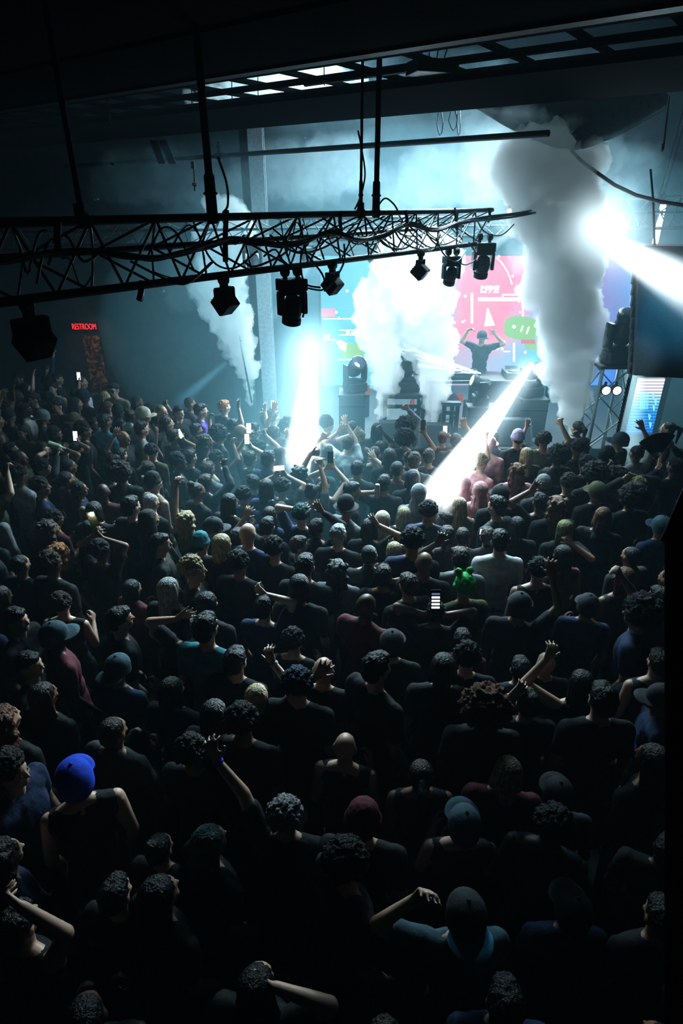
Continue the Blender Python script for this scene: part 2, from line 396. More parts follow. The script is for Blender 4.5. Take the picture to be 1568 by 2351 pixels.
# poles carrying the truss
for px, r, lab, j in ((190, .017, 'thin black hanger pole nearest the dark end of the long truss', 0), (488, .026, 'thick black hanger pole with a socket joint above the truss', 1), (863, .024, 'black hanger pole at the stage end of the long truss', 1), (828, .012, 'slim hanger rod with a cable beside it near the stage end of the truss', 1)):
    p = on_truss(px); zt = 6.6 if px < 800 else 6.4
    root = empty('hanger_pole', p, lab, 'pole', 'hanger poles above the truss')
    lean = V((0, 0, 0)) if px != 190 else V((-.0, 0, 0))
    obj('tube', MB().cyl(V((0, 0, .02)), V((0, 0, zt - p.z)) + lean, r, n=10), M['dark_steel'], root)
    if j: obj('socket', MB().lathe(V((0, 0, .0)), V((0, 0, .27)), [(0, r * 1.5), (.5, r * 1.45), (.55, r * 2), (.6, r * 1.45), (.95, r * 1.4), (1, r)], 12), M['dark_steel'], root)
    mb = MB(); clampring(mb, V((0, 0, 0)), tdir); mb.box((0, 0, .05), (.06, .06, .08)); obj('mounting_clamp', mb, M['dark_steel'], root)
# cables on the truss
def along(pts, fwd=.03):
    out = []
    for x, y in pts:
        p = on_truss(x); out.append(dp(x, y, depth_of(p) - fwd))
    return out
def smoothed(pts, k=5):
    return [poly_at(pts, i / (k * (len(pts) - 1))) for i in range(k * (len(pts) - 1) + 1)]
main = [(-60, 606), (0, 600), (60, 590), (130, 579), (200, 577), (280, 586), (350, 592), (420, 582), (480, 562), (530, 548), (580, 556), (640, 562), (700, 556), (760, 532), (820, 548), (880, 540), (940, 515), (1000, 528), (1060, 512), (1120, 500), (1180, 494), (1226, 486)]
root = empty('cable_bundle', on_truss(300), 'thick drooping bundle of black cables tied along the long truss', 'cables')
for k in range(4):
    pts = smoothed(along([(x + R.uniform(-6, 6), y + R.uniform(-4, 5)) for x, y in main], .05 + .012 * k))
    obj('strand', rel(MB().tube(pts, .012 if k else .016), root), M['rubber'], root)
for k, (x, y0, y1) in enumerate(((133, 512, 578), (325, 650, 690), (520, 488, 600), (782, 490, 530), (932, 488, 534), (1044, 482, 520), (1122, 482, 510))):
    p = on_truss(x); d = depth_of(p) - .04
    pts = [dp(x, y0 - 4, d), dp(x + R.uniform(-3, 3), (y0 + y1) / 2, d), dp(x + R.uniform(-5, 5), y1, d)]
    tag(obj('cable_tie', MB().tube(smoothed(pts, 3), .02 * (1 if k < 3 else .8)), M['rubber']), 'black strap tying cables to the truss, %s from its dark end' % ('first', 'second', 'third', 'fourth', 'fifth', 'sixth', 'last')[k], 'strap', 'straps along the truss')  # ties binding the cables to the truss
loops = [[(520, 490), (515, 540), (540, 560), (560, 540)], [(500, 360), (520, 420), (523, 470), (512, 488)], [(560, 600), (585, 612), (640, 590), (660, 575)], [(700, 560), (690, 600), (700, 650), (735, 660)],
         [(790, 560), (790, 600), (770, 640), (745, 668)], [(822, 300), (830, 340), (838, 400), (828, 450), (815, 480)], [(870, 470), (885, 455), (905, 470), (915, 488)], [(700, 580), (740, 630), (742, 665), (700, 660)],
         [(900, 520), (930, 560), (990, 575), (1010, 540)], [(960, 500), (1000, 560), (1045, 550), (1060, 520)], [(1000, 545), (1020, 585), (1050, 600), (1070, 575)], [(1075, 555), (1095, 590), (1070, 608), (1050, 600)],
         [(1090, 490), (1110, 530), (1150, 540), (1180, 515)], [(840, 500), (880, 560), (930, 570), (960, 540)], [(620, 540), (680, 580), (740, 570), (790, 540)], [(300, 600), (380, 640), (430, 650), (490, 600)], [(640, 590), (690, 640), (700, 700), (695, 728)]]
for k, lp in enumerate(loops):
    x0, x1 = lp[0][0], lp[-1][0]
    zone = 'over the dark side of the floor' if x0 < 560 else ('above the slanting white spotlight' if x0 < 850 else 'near the stage end')
    tag(obj('loose_cable', MB().tube(smoothed(along(lp, .06), 5), .008), M['rubber']), 'loose black cable looping through the long truss ' + zone, 'cable', 'loose cables on the truss ' + zone)
# second truss behind, and the truss over the side of the stage
P0, P1 = dp(-60, 503, 8.6), dp(1190, 500, 11.2); Q0, Q1 = dp(-60, 572, 8.6), dp(1190, 540, 11.2)
truss('lighting_truss', P0, P1, Q0, Q1, V((.1, .4, 0)), 18, .025, .009, 'second thinner lighting truss hanging in the haze behind the long truss')
P2, P3 = dp(1375, 459, 10.8), dp(1700, 446, 10.2); Q2, Q3 = dp(1375, 525, 10.8), dp(1700, 523, 10.2)
truss('lighting_truss', P2, P3, Q2, Q3, V((.05, .4, 0)), 5, .028, .011, 'short truss over the side of the stage above the line array')
for k, x in enumerate((1512, 1522)):
    p = dp(x, 452, 10.4); r_ = empty('hanger_pole', p, '%s of two slim poles side by side holding the short stage truss' % ('inner', 'outer')[k], 'pole', 'hanger poles above the short truss')
    obj('tube', MB().cyl(V((0, 0, 0)), V((0.12, 0, 1.6)), .02, n=8), M['dark_steel'], r_)
    obj('mounting_clamp', MB().box((0, 0, 0), (.06, .08, .1)), M['dark_steel'], r_)
rc = random.Random(31)
for k in range(26):
    x0 = rc.uniform(560, 1040) if k > 7 else rc.uniform(40, 520); w_ = rc.uniform(50, 150); f0 = x0 / 1130
    yt, yb = 512 - 30 * f0, 690 - 135 * f0 - 20
    lp = [(x0, rc.uniform(yt, yb)), (x0 + w_ * .3, rc.uniform(yt + 10, yb + 12)), (x0 + w_ * .65, rc.uniform(yt + 10, yb + 14)), (x0 + w_, rc.uniform(yt, yb))]
    zone = 'over the dark side of the floor' if x0 < 560 else ('above the slanting white spotlight' if x0 < 850 else 'near the stage end')
    tag(obj('loose_cable', MB().tube(smoothed(along(lp, rc.uniform(-.1, .06)), 5), rc.uniform(.004, .008)), M['rubber']), 'loose black cable looping through the long truss ' + zone, 'cable', 'loose cables on the truss ' + zone)
# ================================================================ lamps
def yoke_lamp(top, size, yaw, tilt, label, mat='black', lens='glass', roll=0):
    """square LED wash lamp hanging in a U bracket; top = point on the bar"""
    root = empty('wash_light', top, label, 'stage light', 'wash lights hung on the trusses'); root.rotation_euler = (0, roll, yaw)
    s = size
    mb = MB(); clampring(mb, V((0, 0, 0)), V((1, 0, 0)), .03); mb.box((0, 0, -.05 * s / .2), (.05, .04, .09)); mb.cyl((0, 0, -.05), (0, 0, -.45 * s), .014)
    obj('mounting_clamp', mb, M[mat], root)
    mb = MB(); hw = .62 * s
    mb.box((0, 0, -.47 * s), (2 * hw, .05, .018))
    for x in (-hw, hw): mb.box((x, 0, -.85 * s), (.016, .05, .78 * s))
    obj('yoke', mb, M[mat], root)
    rot = Euler((tilt, 0, 0)).to_matrix(); c = V((0, 0, -1.25 * s))
    mb = MB().bbox(c, (1.05 * s, 1.0 * s, 1.0 * s), .06 * s, rot)
    for k in range(5): mb.box(c + rot @ V((0, .52 * s, (-.36 + .18 * k) * s)), (.85 * s, .1 * s, .03 * s), rot)
    h = obj('housing', mb, M[mat], root)
    obj('lens', MB().bbox(c + rot @ V((0, -.51 * s, 0)), (.9 * s, .04 * s, .86 * s), .01 * s, rot), M[lens], root)
    for x in (-1, 1): obj('knob', MB().cyl(c + V((x * hw, 0, 0)), c + V((x * (hw + .07 * s), 0, 0)), .07 * s, n=10), M[mat], root)
    return root
def moving_head(base, s, up, yaw, tilt, label, lens='glass', mat='black', group='moving-head lights'):
    root = empty('moving_head_light', base, label, 'stage light', group)
    root.rotation_euler = (0 if up > 0 else math.pi, 0, yaw)
    mb = MB().bbox((0, 0, .075 * s), (.34 * s, .28 * s, .15 * s), .02 * s)
    for x in (-1, 1): mb.box((x * .172 * s, 0, .075 * s), (.015 * s, .12 * s, .05 * s))
    obj('base', mb, M[mat], root)
    mb = MB().bbox((0, 0, .175 * s), (.36 * s, .17 * s, .05 * s), .015 * s)
    for x in (-1, 1): mb.bbox((x * .165 * s, 0, .31 * s), (.055 * s, .16 * s, .28 * s), .022 * s)
    obj('yoke', mb, M[mat], root)
    c = V((0, 0, .38 * s)); d = Euler((tilt, 0, 0)).to_matrix() @ V((0, 0, 1))
    hd = obj('head', MB().lathe(c - d * .17 * s, c + d * .2 * s, [(0, .07 * s), (.06, .1 * s), (.3, .125 * s), (.6, .125 * s), (.72, .115 * s), (.8, .13 * s), (.97, .13 * s), (1, .112 * s)], 20), M[mat], root)
    obj('lens', MB().lathe(c + d * .195 * s, c + d * .215 * s, [(0, .105 * s), (.7, .09 * s), (1, .04 * s)], 18), M[lens], hd)
    if up < 0:
        mb = MB(); 
        for x in (-.09, .09): mb.box((x * s, 0, -.04 * s), (.04 * s, .05 * s, .09 * s)); clampring(mb, V((x * s, 0, -.09 * s)), V((1, 0, 0)), .032)
        obj('mounting_clamp', mb, M[mat], root)
    return root
tyaw = math.atan2(tdir.y, tdir.x)
def hang(px, dz=-.03): return on_truss(px, True, (0, 0, dz))
yoke_lamp(hang(58), .155, 1.0, .7, 'big black square wash light hanging at the dark end of the truss')
yoke_lamp(hang(512), .13, 1.0, .85, 'black square wash light tilted like a diamond, hung alone by the steel column')
yoke_lamp(hang(763), .13, 1.05, .75, 'black square wash light hung next to the moving head over the bright slanting spotlight')
yoke_lamp(hang(967), .14, 1.15, .7, 'black square wash light hung in front of the white smoke, tilted down')
moving_head(hang(668, -.09), .64, -1, tyaw - .4, .25, 'black moving head hung head-down on the truss beside the steel column')
moving_head(hang(1040, -.1), .56, -1, tyaw - .7, .5, 'black moving head hung near the stage end of the truss')
moving_head(on_truss(1112, False, (0.02, -.1, -.36)), .72, -1, .15, .35, 'black moving head facing out at the very end of the truss above the performer')
def on_back(px):
    t = (px + 60) / 1250; a = Q0.lerp(Q1, t ** 1.15); return a
M['hazed'] = surf('hazed_black', (0.05, 0.07, 0.08), 0.7, 0, 0, 10, 0.1)  # paler black with the veil of haze put into the colour
yoke_lamp(dp(866, 556, 10.2), .2, .5, .5, 'hazy square wash light hung on the rear truss', 'hazed')
moving_head(dp(908, 560, 10.0), 1.05, -1, .2, .2, 'pale hazy moving head hung on the rear truss beside a square wash light', 'glass', 'hazed')
moving_head(dp(577, 556, 9.6), .8, -1, .2, .2, 'faint moving head hung on the rear truss over the steel column', 'glass', 'hazed')
yoke_lamp(dp(705, 552, 9.8), .17, .5, .5, 'faint square wash light hung on the rear truss near the blue side of the screen', 'hazed')
# ================================================================ stage
SZ = 0.85
sx0, sx1 = -1.4, 6.4
mb = MB().box(((sx0 + sx1) / 2, 12.3, SZ / 2), (sx1 - sx0, 4.4, SZ))
struct('floor_stage', mb, M['stage'])
# LED wall
LY = 14.25
lx0, lx1 = at(737, 700, LY).x, at(1452, 700, LY).x
lz0, lz1 = at(900, 895, LY).z, at(900, 588, LY).z
led = empty('led_screen', ((lx0 + lx1) / 2, LY, lz0), 'huge glowing LED screen with pink, green and blue graphics behind the performer', 'screen')
o0 = V(led.location)
m, nt, out = new_mat('led_graphics')
tc = nt.nodes.new('ShaderNodeTexCoord'); sep = nt.nodes.new('ShaderNodeSeparateXYZ'); L(nt, tc.outputs['Object'], sep.inputs[0])
def node(t, **kw):
    n = nt.nodes.new(t)
    for k, v in kw.items(): setattr(n, k, v)
    return n
def math_(op, a, b=None):
    n = node('ShaderNodeMath', operation=op)
    for i, x in enumerate((a, b)):
        if x is None: continue
        if isinstance(x, (int, float)): n.inputs[i].default_value = x
        else: L(nt, x, n.inputs[i])
    return n.outputs[0]
def ramp(src, pts):
    n = node('ShaderNodeValToRGB'); e = n.color_ramp.elements
    while len(e) < len(pts): e.new(0.5)
    for i, (p, c) in enumerate(pts): e[i].position = p; e[i].color = (*c, 1)
    L(nt, src, n.inputs[0]); return n.outputs[0]
wd, ht = lx1 - lx0, lz1 - lz0
u = math_('ADD', math_('DIVIDE', sep.outputs['X'], wd), .5)
vv = math_('DIVIDE', sep.outputs['Z'], ht)
nz = node('ShaderNodeTexNoise'); nz.inputs['Scale'].default_value = 1.6; nz.inputs['Detail'].default_value = 5; L(nt, tc.outputs['Object'], nz.inputs['Vector'])
uu = math_('ADD', u, math_('MULTIPLY', math_('SUBTRACT', nz.outputs['Fac'], .5), .12))
base = ramp(uu, [(0, (.10, .34, .42)), (.2, (.12, .4, .5)), (.38, (.25, .4, .5)), (.45, (.75, .16, .26)), (.6, (.9, .14, .24)), (.68, (.4, .3, .5)), (.8, (.2, .4, .6)), (.9, (.22, .12, .36)), (1, (.1, .2, .5))])
low = ramp(uu, [(0, (.1, .4, .45)), (.1, (.1, .4, .42)), (.35, (.25, .4, .5)), (.45, (.45, .3, .42)), (.6, (.3, .35, .5)), (.7, (.1, .38, .6)), (.85, (.12, .3, .6)), (.92, (.1, .25, .7)), (1, (.03, .12, .6))])
mixf = node('ShaderNodeMapRange'); mixf.inputs['From Min'].default_value = .25; mixf.inputs['From Max'].default_value = .48; L(nt, math_('ADD', vv, math_('MULTIPLY', math_('SUBTRACT', nz.outputs['Fac'], .5), .4)), mixf.inputs['Value'])
mx = node('ShaderNodeMixRGB'); L(nt, mixf.outputs[0], mx.inputs['Fac']); L(nt, low, mx.inputs['Color1']); L(nt, base, mx.inputs['Color2'])
scan = math_('ADD', math_('MULTIPLY', math_('SINE', math_('MULTIPLY', sep.outputs['Z'], 190)), .1), .92)
em = node('ShaderNodeEmission'); L(nt, mx.outputs[0], em.inputs['Color']); L(nt, math_('MULTIPLY', scan, 1.0), em.inputs['Strength']); L(nt, em.outputs[0], out.inputs['Surface'])
M['led'] = m
obj('screen_panel', MB().box((0, 0.04, ht / 2), (wd, .08, ht)), M['led'], led)
obj('frame', MB().box((0, .16, ht / 2), (wd + .12, .12, ht + .12)), M['black'], led)
g_w = glow('graphic_white', (.95, .97, 1), 2.6); g_r = glow('graphic_red', (.6, .04, .07), .8); g_g = glow('graphic_green', (.2, .36, .05), 1.0); g_p = glow('graphic_pink', (.7, .2, .3), .8); g_o = glow('graphic_orange', (1, .45, .3), 1.1); g_b = glow('graphic_blue', (.15, .55, 1), 1.6)
def poly_graphic(name, pts, mat, k=0):
    ps = [at(x, y, LY - .012 - .004 * k) - o0 for x, y in pts]
    return obj(name, MB().add(ps, [tuple(range(len(ps)))]), mat, led)
def rect(x0, y0, x1, y1, mat, k=0, name='screen_graphic'): return poly_graphic(name, [(x0, y0), (x1, y0), (x1, y1), (x0, y1)], mat, k)
poly_graphic('green_patch', [(1157, 745), (1165, 730), (1182, 725), (1212, 728), (1242, 740), (1236, 752), (1228, 768), (1226, 781), (1190, 780), (1165, 773), (1158, 765)], g_g)
poly_graphic('green_patch', [(1205, 781), (1230, 781), (1233, 805), (1205, 800)], g_g)
poly_graphic('green_patch', [(775, 800), (800, 785), (830, 795), (835, 815), (790, 822)], g_g)
rect(1196, 780, 1228, 789, g_r, 1)
for x0, y0, x1, y1 in ((1081, 673, 1086, 742), (1104, 658, 1144, 662), (1098, 683, 1190, 691), (1153, 676, 1156, 690), (1153, 675, 1193, 678), (1190, 675, 1193, 694), (1199, 704, 1202, 726), (1178, 788, 1182, 830), (1156, 806, 1171, 808), (1034, 794, 1053, 797), (741, 731, 815, 733), (776, 824, 846, 827), (745, 768, 749, 781), (752, 768, 757, 781), (761, 779, 772, 782), (780, 757, 828, 759), (780, 768, 828, 770), (795, 760, 802, 767), (806, 762, 812, 767), (816, 760, 822, 767)):
    rect(x0, y0, x1, y1, g_w, 1)
for x, y, r in ((1062, 739, 3), (1067, 736, 2), (1043, 741, 3), (1145, 589, 3), (1177, 634, 3), (1189, 657, 3), (1153, 801, 3), (1180, 750, 4), (1194, 717, 2), (797, 668, 3), (772, 717, 3), (1068, 680, 3), (1206, 809, 3)):
    poly_graphic('screen_graphic', [(x + r * math.cos(t), y + r * math.sin(t)) for t in (k * .785 for k in range(8))], g_w, 2)
for a in ([(1199, 748), (1202, 748), (1197, 761), (1194, 761)], [(1213, 750), (1216, 751), (1210, 767), (1207, 766)], [(1157, 782), (1160, 783), (1143, 804), (1140, 802)], [(1118, 708), (1121, 708), (1136, 747), (1112, 749)], [(775, 733), (778, 727), (783, 733)]):
    poly_graphic('screen_graphic', a, g_w, 2)
arc = [(1140, 592), (1150, 600), (1158, 611), (1166, 625), (1172, 640), (1176, 653)]
poly_graphic('screen_graphic', [(x + 1, y) for x, y in arc] + [(x - 1.5, y + 1) for x, y in reversed(arc)], g_w, 2)
rect(737, 708, 770, 727, g_p); poly_graphic('screen_graphic', [(772, 785), (780, 780), (796, 788), (794, 808), (780, 800)], g_o)
for k in range(12): rect(1395, 790 + 4 * k, 1440, 791.6 + 4 * k, g_b, 1)
rect(1425, 716, 1448, 720, g_b, 1)
tm = text_mesh('LFBE', .2, .002, .008)
tx = obj('lettering', tm, g_w, led); tx.rotation_euler = (math.pi / 2, 0, 0); tx.location = at(1124, 665, LY - .02) - o0
# vertical LED tube at the edge of the screen
a, b = at(1480, 470, 12.6), at(1452, 800, 12.6)
tb = empty('led_tube', b, 'tall vertical white light tube at the edge of the LED screen', 'light'); o1 = V(b)
obj('tube', MB().cyl(V((0, 0, 0)), V((0, 0, a.z - b.z)), .05, n=12), M['neon_white'], tb)
obj('end_cap', MB().cyl(V((0, 0, a.z - b.z)), V((0, 0, a.z - b.z + .08)), .06, n=12), M['black'], tb)
obj('end_cap', MB().cyl(V((0, 0, -.9)), V((0, 0, 0)), .045, n=12), M['black'], tb)
# small warm lamp at the end of the truss
p = dp(1170, 484, 9.5); wl = empty('warm_lamp', p, 'small warm round bulb glowing beyond the end of the truss', 'lamp')
obj('bulb', MB().ell((0, 0, 0), .038), M['warm_bulb'], wl); obj('socket', MB().lathe((0, 0, .03), (0, 0, .12), [(0, .025), (.6, .03), (1, .015)], 10), M['black'], wl)
# steel column beside the stage
c = at(612, 800, 12.3)
mb = MB().box((c.x, c.y, 3), (.26, .03, 6)); mb.box((c.x, c.y + .24, 3), (.26, .03, 6)); mb.box((c.x, c.y + .12, 3), (.02, .24, 6))
M['column'] = surf('pale_painted_steel', (.28, .33, .36), .6, 0, .1, 20, .3)
struct('column_steel', mb, M['column'])
c2 = at(592, 800, 12.7)
struct('column_dark', MB().box((c2.x, c2.y, 3), (.18, .2, 6)), M['dark_steel'])
cord('cable', [at(550, 770, 11.6), at(556, 810, 11.5), at(566, 860, 11.4), at(578, 925, 11.2)], .016, 'dark cable hanging in front of the smoke by the steel column')
# side banner screen
m, nt, out = new_mat('banner_graphics')
tc = nt.nodes.new('ShaderNodeTexCoord'); sep = nt.nodes.new('ShaderNodeSeparateXYZ'); L(nt, tc.outputs['Generated'], sep.inputs[0])
base = ramp(sep.outputs['Z'], [(0, (.01, .06, .5)), (.3, (.02, .2, .7)), (.55, (.03, .3, .8)), (.72, (.3, .6, .9)), (.85, (.8, .75, .9)), (1, (.9, .85, .95))])
w1 = math_('ADD', math_('MULTIPLY', math_('SINE', math_('MULTIPLY', sep.outputs['Z'], 150)), .35), .7)
em = node('ShaderNodeEmission'); L(nt, base, em.inputs['Color']); L(nt, math_('MULTIPLY', w1, 1.15), em.inputs['Strength']); L(nt, em.outputs[0], out.inputs['Surface'])
M['banner'] = m
bY = 10.9
ba, bb2 = at(1466, 868, bY), at(1526, 868, bY); bz = at(1480, 1030, bY).z
bn = empty('led_banner', ((ba.x + bb2.x) / 2, bY, bz), 'tall narrow LED panel with blue and white stripes beside the line array', 'screen'); o2 = V(bn.location)
bh = ba.z - bz; bw = bb2.x - ba.x
obj('screen_panel', MB().box((0, 0, bh / 2), (bw, .05, bh)), M['banner'], bn)
obj('frame', MB().box((.06, .06, bh / 2), (bw + .16, .06, bh + .06)), M['black'], bn)
obj('stand', MB().box((0, .08, -bz / 2), (.5, .1, bz)), M['black'], bn)
def bpoly(pts):
    ps = [at(x, y, bY - .04) - o2 for x, y in pts]; return obj('screen_graphic', MB().add(ps, [tuple(range(len(ps)))]), g_b, bn)
for k in range(9): bpoly([(1470 + 2.2 * k, 900), (1471 + 2.2 * k, 900), (1469.6 + 2.2 * k, 940), (1468.6 + 2.2 * k, 940)])
for x, y in ((1497, 903), (1502, 916), (1498, 930), (1488, 950), (1490, 968)): bpoly([(x, y), (x + 6, y + 3), (x + 4, y + 14), (x + 2, y + 14)])
# performer's desk
dk = empty('dj_desk', (at(1120, 860, 11.35).x, 11.4, SZ), 'long dark desk on the stage carrying the decks in front of the performer', 'table')
obj('tabletop', MB().bbox((0, 0, .93), (2.3, .7, .06), .01), M['case'], dk)
obj('front_panel', MB().box((.35, -.32, .5), (1.2, .03, .78)), M['case'], dk)
for x in (-1.08, 1.08):
    for y in (-.3, .3): obj('leg', MB().box((x, y, .45), (.06, .06, .9)), M['dark_steel'], dk)
for x in (-1.08, 1.08): obj('crossbar', MB().box((x, 0, .25), (.04, .55, .04)), M['dark_steel'], dk)
TZ = SZ + .96
def deck(px, label, wide=.33):
    p = at(px, 860, 11.3); r = empty('media_player', (p.x, 11.35, TZ), label, 'deck', 'media players on the desk')
    obj('body', MB().bbox((0, 0, .06), (wide, .4, .11), .01), M['case'], r)
    j = obj('jog_wheel', MB().lathe((0, -.05, .115), (0, -.05, .135), [(0, .1), (.8, .1), (1, .085)], 20), M['black'], r)
    obj('display', MB().box((0, .13, .14), (wide * .7, .09, .01), Euler((.4, 0, 0)).to_matrix()), M['phone_dim'], r)
    return r
deck(1046, 'media player on the end of the desk beside the white smoke')
deck(1178, 'media player on the desk between the performer and the dark smoke column')
p = at(1078, 860, 11.3); mxr = empty('dj_mixer', (p.x, 11.35, TZ), 'mixer on the desk under the performer with rows of knobs', 'mixer')
obj('body', MB().bbox((0, 0, .055), (.32, .38, .1), .01), M['case'], mxr)
for i in range(4):
    for j in range(3): obj('knob', MB().cyl((-.11 + .073 * i, -.08 + .08 * j, .105), (-.11 + .073 * i, -.08 + .08 * j, .13), .014, n=8), M['black'], mxr)
    obj('fader', MB().box((-.11 + .073 * i, -.15, .112), (.02, .03, .015)), M['lens_soft'], mxr)
# riser frame between the smoke jets
def riser(px, py, Y, w, h, d, label):
    p = at(px, py, Y); r = empty('riser_table', (p.x, Y, SZ), label, 'table')
    obj('tabletop', MB().box((0, 0, h), (w, d, .06)), M['case'], r)
    for x in (-1, 1):
        for y in (-1, 1): obj('leg', MB().box((x * (w / 2 - .05), y * (d / 2 - .05), h / 2), (.07, .07, h)), M['dark_steel'], r)
    for y in (-1, 1): obj('crossbar', MB().box((0, y * (d / 2 - .05), h * .72), (w - .1, .05, .06)), M['dark_steel'], r)
    obj('crossbar', MB().cyl((-w / 2 + .05, -d / 2 + .05, h * .1), (w / 2 - .05, -d / 2 + .05, h * .68), .02, n=8), M['dark_steel'], r)
    return r
riser(925, 900, 11.2, .8, .72, .7, 'dark metal riser table standing between the two white smoke jets')
riser(1030, 930, 11.0, .34, .62, .6, 'small dark metal riser table beside the second white smoke jet')
p = at(932, 885, 11.2)
moving_head((p.x, 11.2, SZ + .75), 1.25, 1, .3, .2, 'tall dark moving head on the riser between the white smoke jets')
def case_box(px, Y, w, h, label, z=SZ):
    p = at(px, 900, Y); r = empty('flight_case', (p.x, Y, z), label, 'case')
    b_ = obj('body', MB().bbox((0, 0, h / 2), (w, .5, h), .012), M['case'], r)
    for x in (-1, 1):
        for zz in (.02, h - .02): obj('corner', MB().bbox((x * (w / 2 - .01), -.24, zz), (.05, .05, .05), .012), M['steel'], r)
    obj('lid_band', MB().box((0, -.252, h * .72), (w, .012, .03)), M['steel'], r)
    obj('handle', MB().tube([(-.08, -.26, h * .45), (-.08, -.29, h * .45), (.08, -.29, h * .45), (.08, -.26, h * .45)], .01), M['steel'], r)
    return r
case_box(808, 11.0, .48, .78, 'flight case under the moving head at the bright spotlight side of the stage')
p = at(815, 870, 11.0); moving_head((p.x, 11.0, SZ + .79), 1.1, 1, .4, .9, 'moving head standing on a flight case beside the bright spotlight')
case_box(1112, 10.75, .62, .62, 'flight case in front of the desk under the moving head throwing thin rays')
p = at(1106, 880, 10.75); mhr = moving_head((p.x, 10.75, SZ + .63), .95, 1, math.pi * .5, -1.25, 'moving head in front of the performer throwing thin white rays', 'lens_soft')
case_box(1222, 10.9, .5, .72, 'flight case under the spotlight that throws the broad slanting beam')
p = at(1222, 860, 10.9); moving_head((p.x, 10.9, SZ + .73), 1.15, 1, .3, 1.2, 'moving head throwing the broad slanting white beam into the crowd', 'lens_white')
for k, (x, w, h, l) in enumerate(((905, .5, .35, 'low black monitor wedge at the foot of the first white smoke jet'), (1000, .6, .3, 'low black monitor wedge at the foot of the second white smoke jet'), (1180, .7, .4, 'black monitor wedge on the stage edge under the broad slanting beam'))):
    p = at(x, 960, 10.4); r = empty('monitor_wedge', (p.x, 10.4, SZ), l, 'speaker', 'monitor wedges on the stage edge')
    obj('cabinet', MB().prism([(-.2, 0), (.25, 0), (.25, h), (.1, h)], w, lambda a, b_, c_: V((c_ - w / 2, a, b_))), M['case'], r)
    obj('speaker_grille', MB().prism([(-.21, .02), (-.2, .02), (.09, h - .01), (.08, h - .01)], w * .88, lambda a, b_, c_: V((c_ - w * .44, a, b_))), M['black_cloth'], r)
M['red_panel'] = glow('red_lit_panel', (.8, .12, .1), .3)  # red light falling on the panels put in as emission
for k, (x0, y0, x1, y1) in enumerate(((1020, 905, 1062, 922), (840, 890, 848, 906), (944, 912, 951, 930))):
    a, b = at(x0, y0, 11.9), at(x1, y1, 11.9); c = (a + b) / 2
    r = empty('red_lit_stage_panel', (c.x, c.y, SZ), 'low red-lit panel at the back of the stage, %s from the steel column' % ('third', 'first', 'second')[k], 'light', 'red-lit panels at the back of the stage')
    obj('panel', MB().bbox((0, 0, c.z - SZ), (abs(b.x - a.x), .06, abs(a.z - b.z)), .01), M['red_panel'], r); obj('stand', MB().box((0, .05, (c.z - SZ) / 2), (.08, .06, c.z - SZ)), M['black'], r)
# light tower
tp = at(1392, 900, 9.5); tz = at(1392, 838, 9.5).z
tw = empty('light_tower', (tp.x, 9.5, 0), 'upright aluminium truss tower with lamps beside the dark smoke column', 'tower')
hw = .22
cs = [V((x * hw, y * hw, 0)) for x, y in ((-1, -1), (1, -1), (1, 1), (-1, 1))]
M['tower'] = surf('tower_aluminium', (.3, .34, .36), .4, .3, .1, 60, .2)
for c in cs: obj('chord', MB().cyl(c, c + V((0, 0, tz)), .027, n=10), M['tower'], tw)
n = 6
for k in range(4):
    a, b = cs[k], cs[(k + 1) % 4]
    for i in range(n):
        z0, z1_ = tz * i / n, tz * (i + 1) / n; s_, e_ = (a, b) if i % 2 else (b, a)
        obj('brace', MB().cyl(s_ + V((0, 0, z0)), e_ + V((0, 0, z1_)), .011, n=6), M['tower'], tw)
obj('top_plate', MB().box((0, 0, tz + .02), (.56, .56, .04)), M['black'], tw); obj('base_plate', MB().box((0, 0, .015), (.8, .8, .03)), M['black'], tw)
moving_head((tp.x + .06, 9.45, tz + .045), 1.35, 1, .1, .35, 'glossy moving head on top of the upright truss tower')
for k, x in enumerate((1392, 1417)):
    p = at(x, 897, 9.2); r = empty('par_light', p, '%s round lamp clamped to the front of the truss tower' % ('inner', 'outer')[k], 'stage light', 'round lamps on the truss tower')
    hs = obj('housing', MB().lathe((0, .14, 0), (0, 0, 0), [(0, .04), (.2, .065), (.8, .075), (1, .078)], 18), M['black'], r)
    obj('lens', MB().lathe((0, .004, 0), (0, -.012, 0), [(0, .07), (.6, .06), (1, .02)], 18), M['lens_soft'], r)
    obj('mounting_bracket', MB().box((0, .07, .09), (.03, .03, .06)), M['black'], r)
# line array
la = empty('line_array_speaker', at(1550, 560, 8.6), 'tall dark curved line array of stacked speaker boxes at the side of the stage', 'speaker'); o3 = V(la.location)
M['array'] = surf('line_array_black', (.03, .045, .055), .7, 0, .2, 30, .3)
for i in range(11):
    y = 590 + i * 26; p = at(1556 - i * 1.4, y, 8.6 - .004 * i * i) - o3
    rot = Euler((-.02 - .018 * i, 0, -.25)).to_matrix()
    hh = .175
    mb = MB(); 
    mb.prism([(-.5, -hh / 2), (-.52, hh / 2 - .012), (.52, hh / 2 - .012), (.5, -hh / 2)], .5, lambda x, z, d: p + rot @ V((x, d - .25, z)))
    cbx = obj('speaker_box', mb, M['array'], la)
    obj('rigging_plate', MB().box(p + rot @ V((-.53, 0, 0)), (.03, .12, hh * .8), rot), M['black'], cbx)
obj('flying_frame', MB().box(at(1556, 568, 8.6) - o3, (.9, .5, .06), Euler((0, 0, -.25)).to_matrix()), M['black'], la)
for x in (-.3, .3):
    a = at(1556, 566, 8.6) - o3 + V((x, 0, 0)); obj('mounting_chain', MB().tube([a, a + V((.05, .4, .5)), a + V((.1, .8, .9))], .014), M['steel'], la)
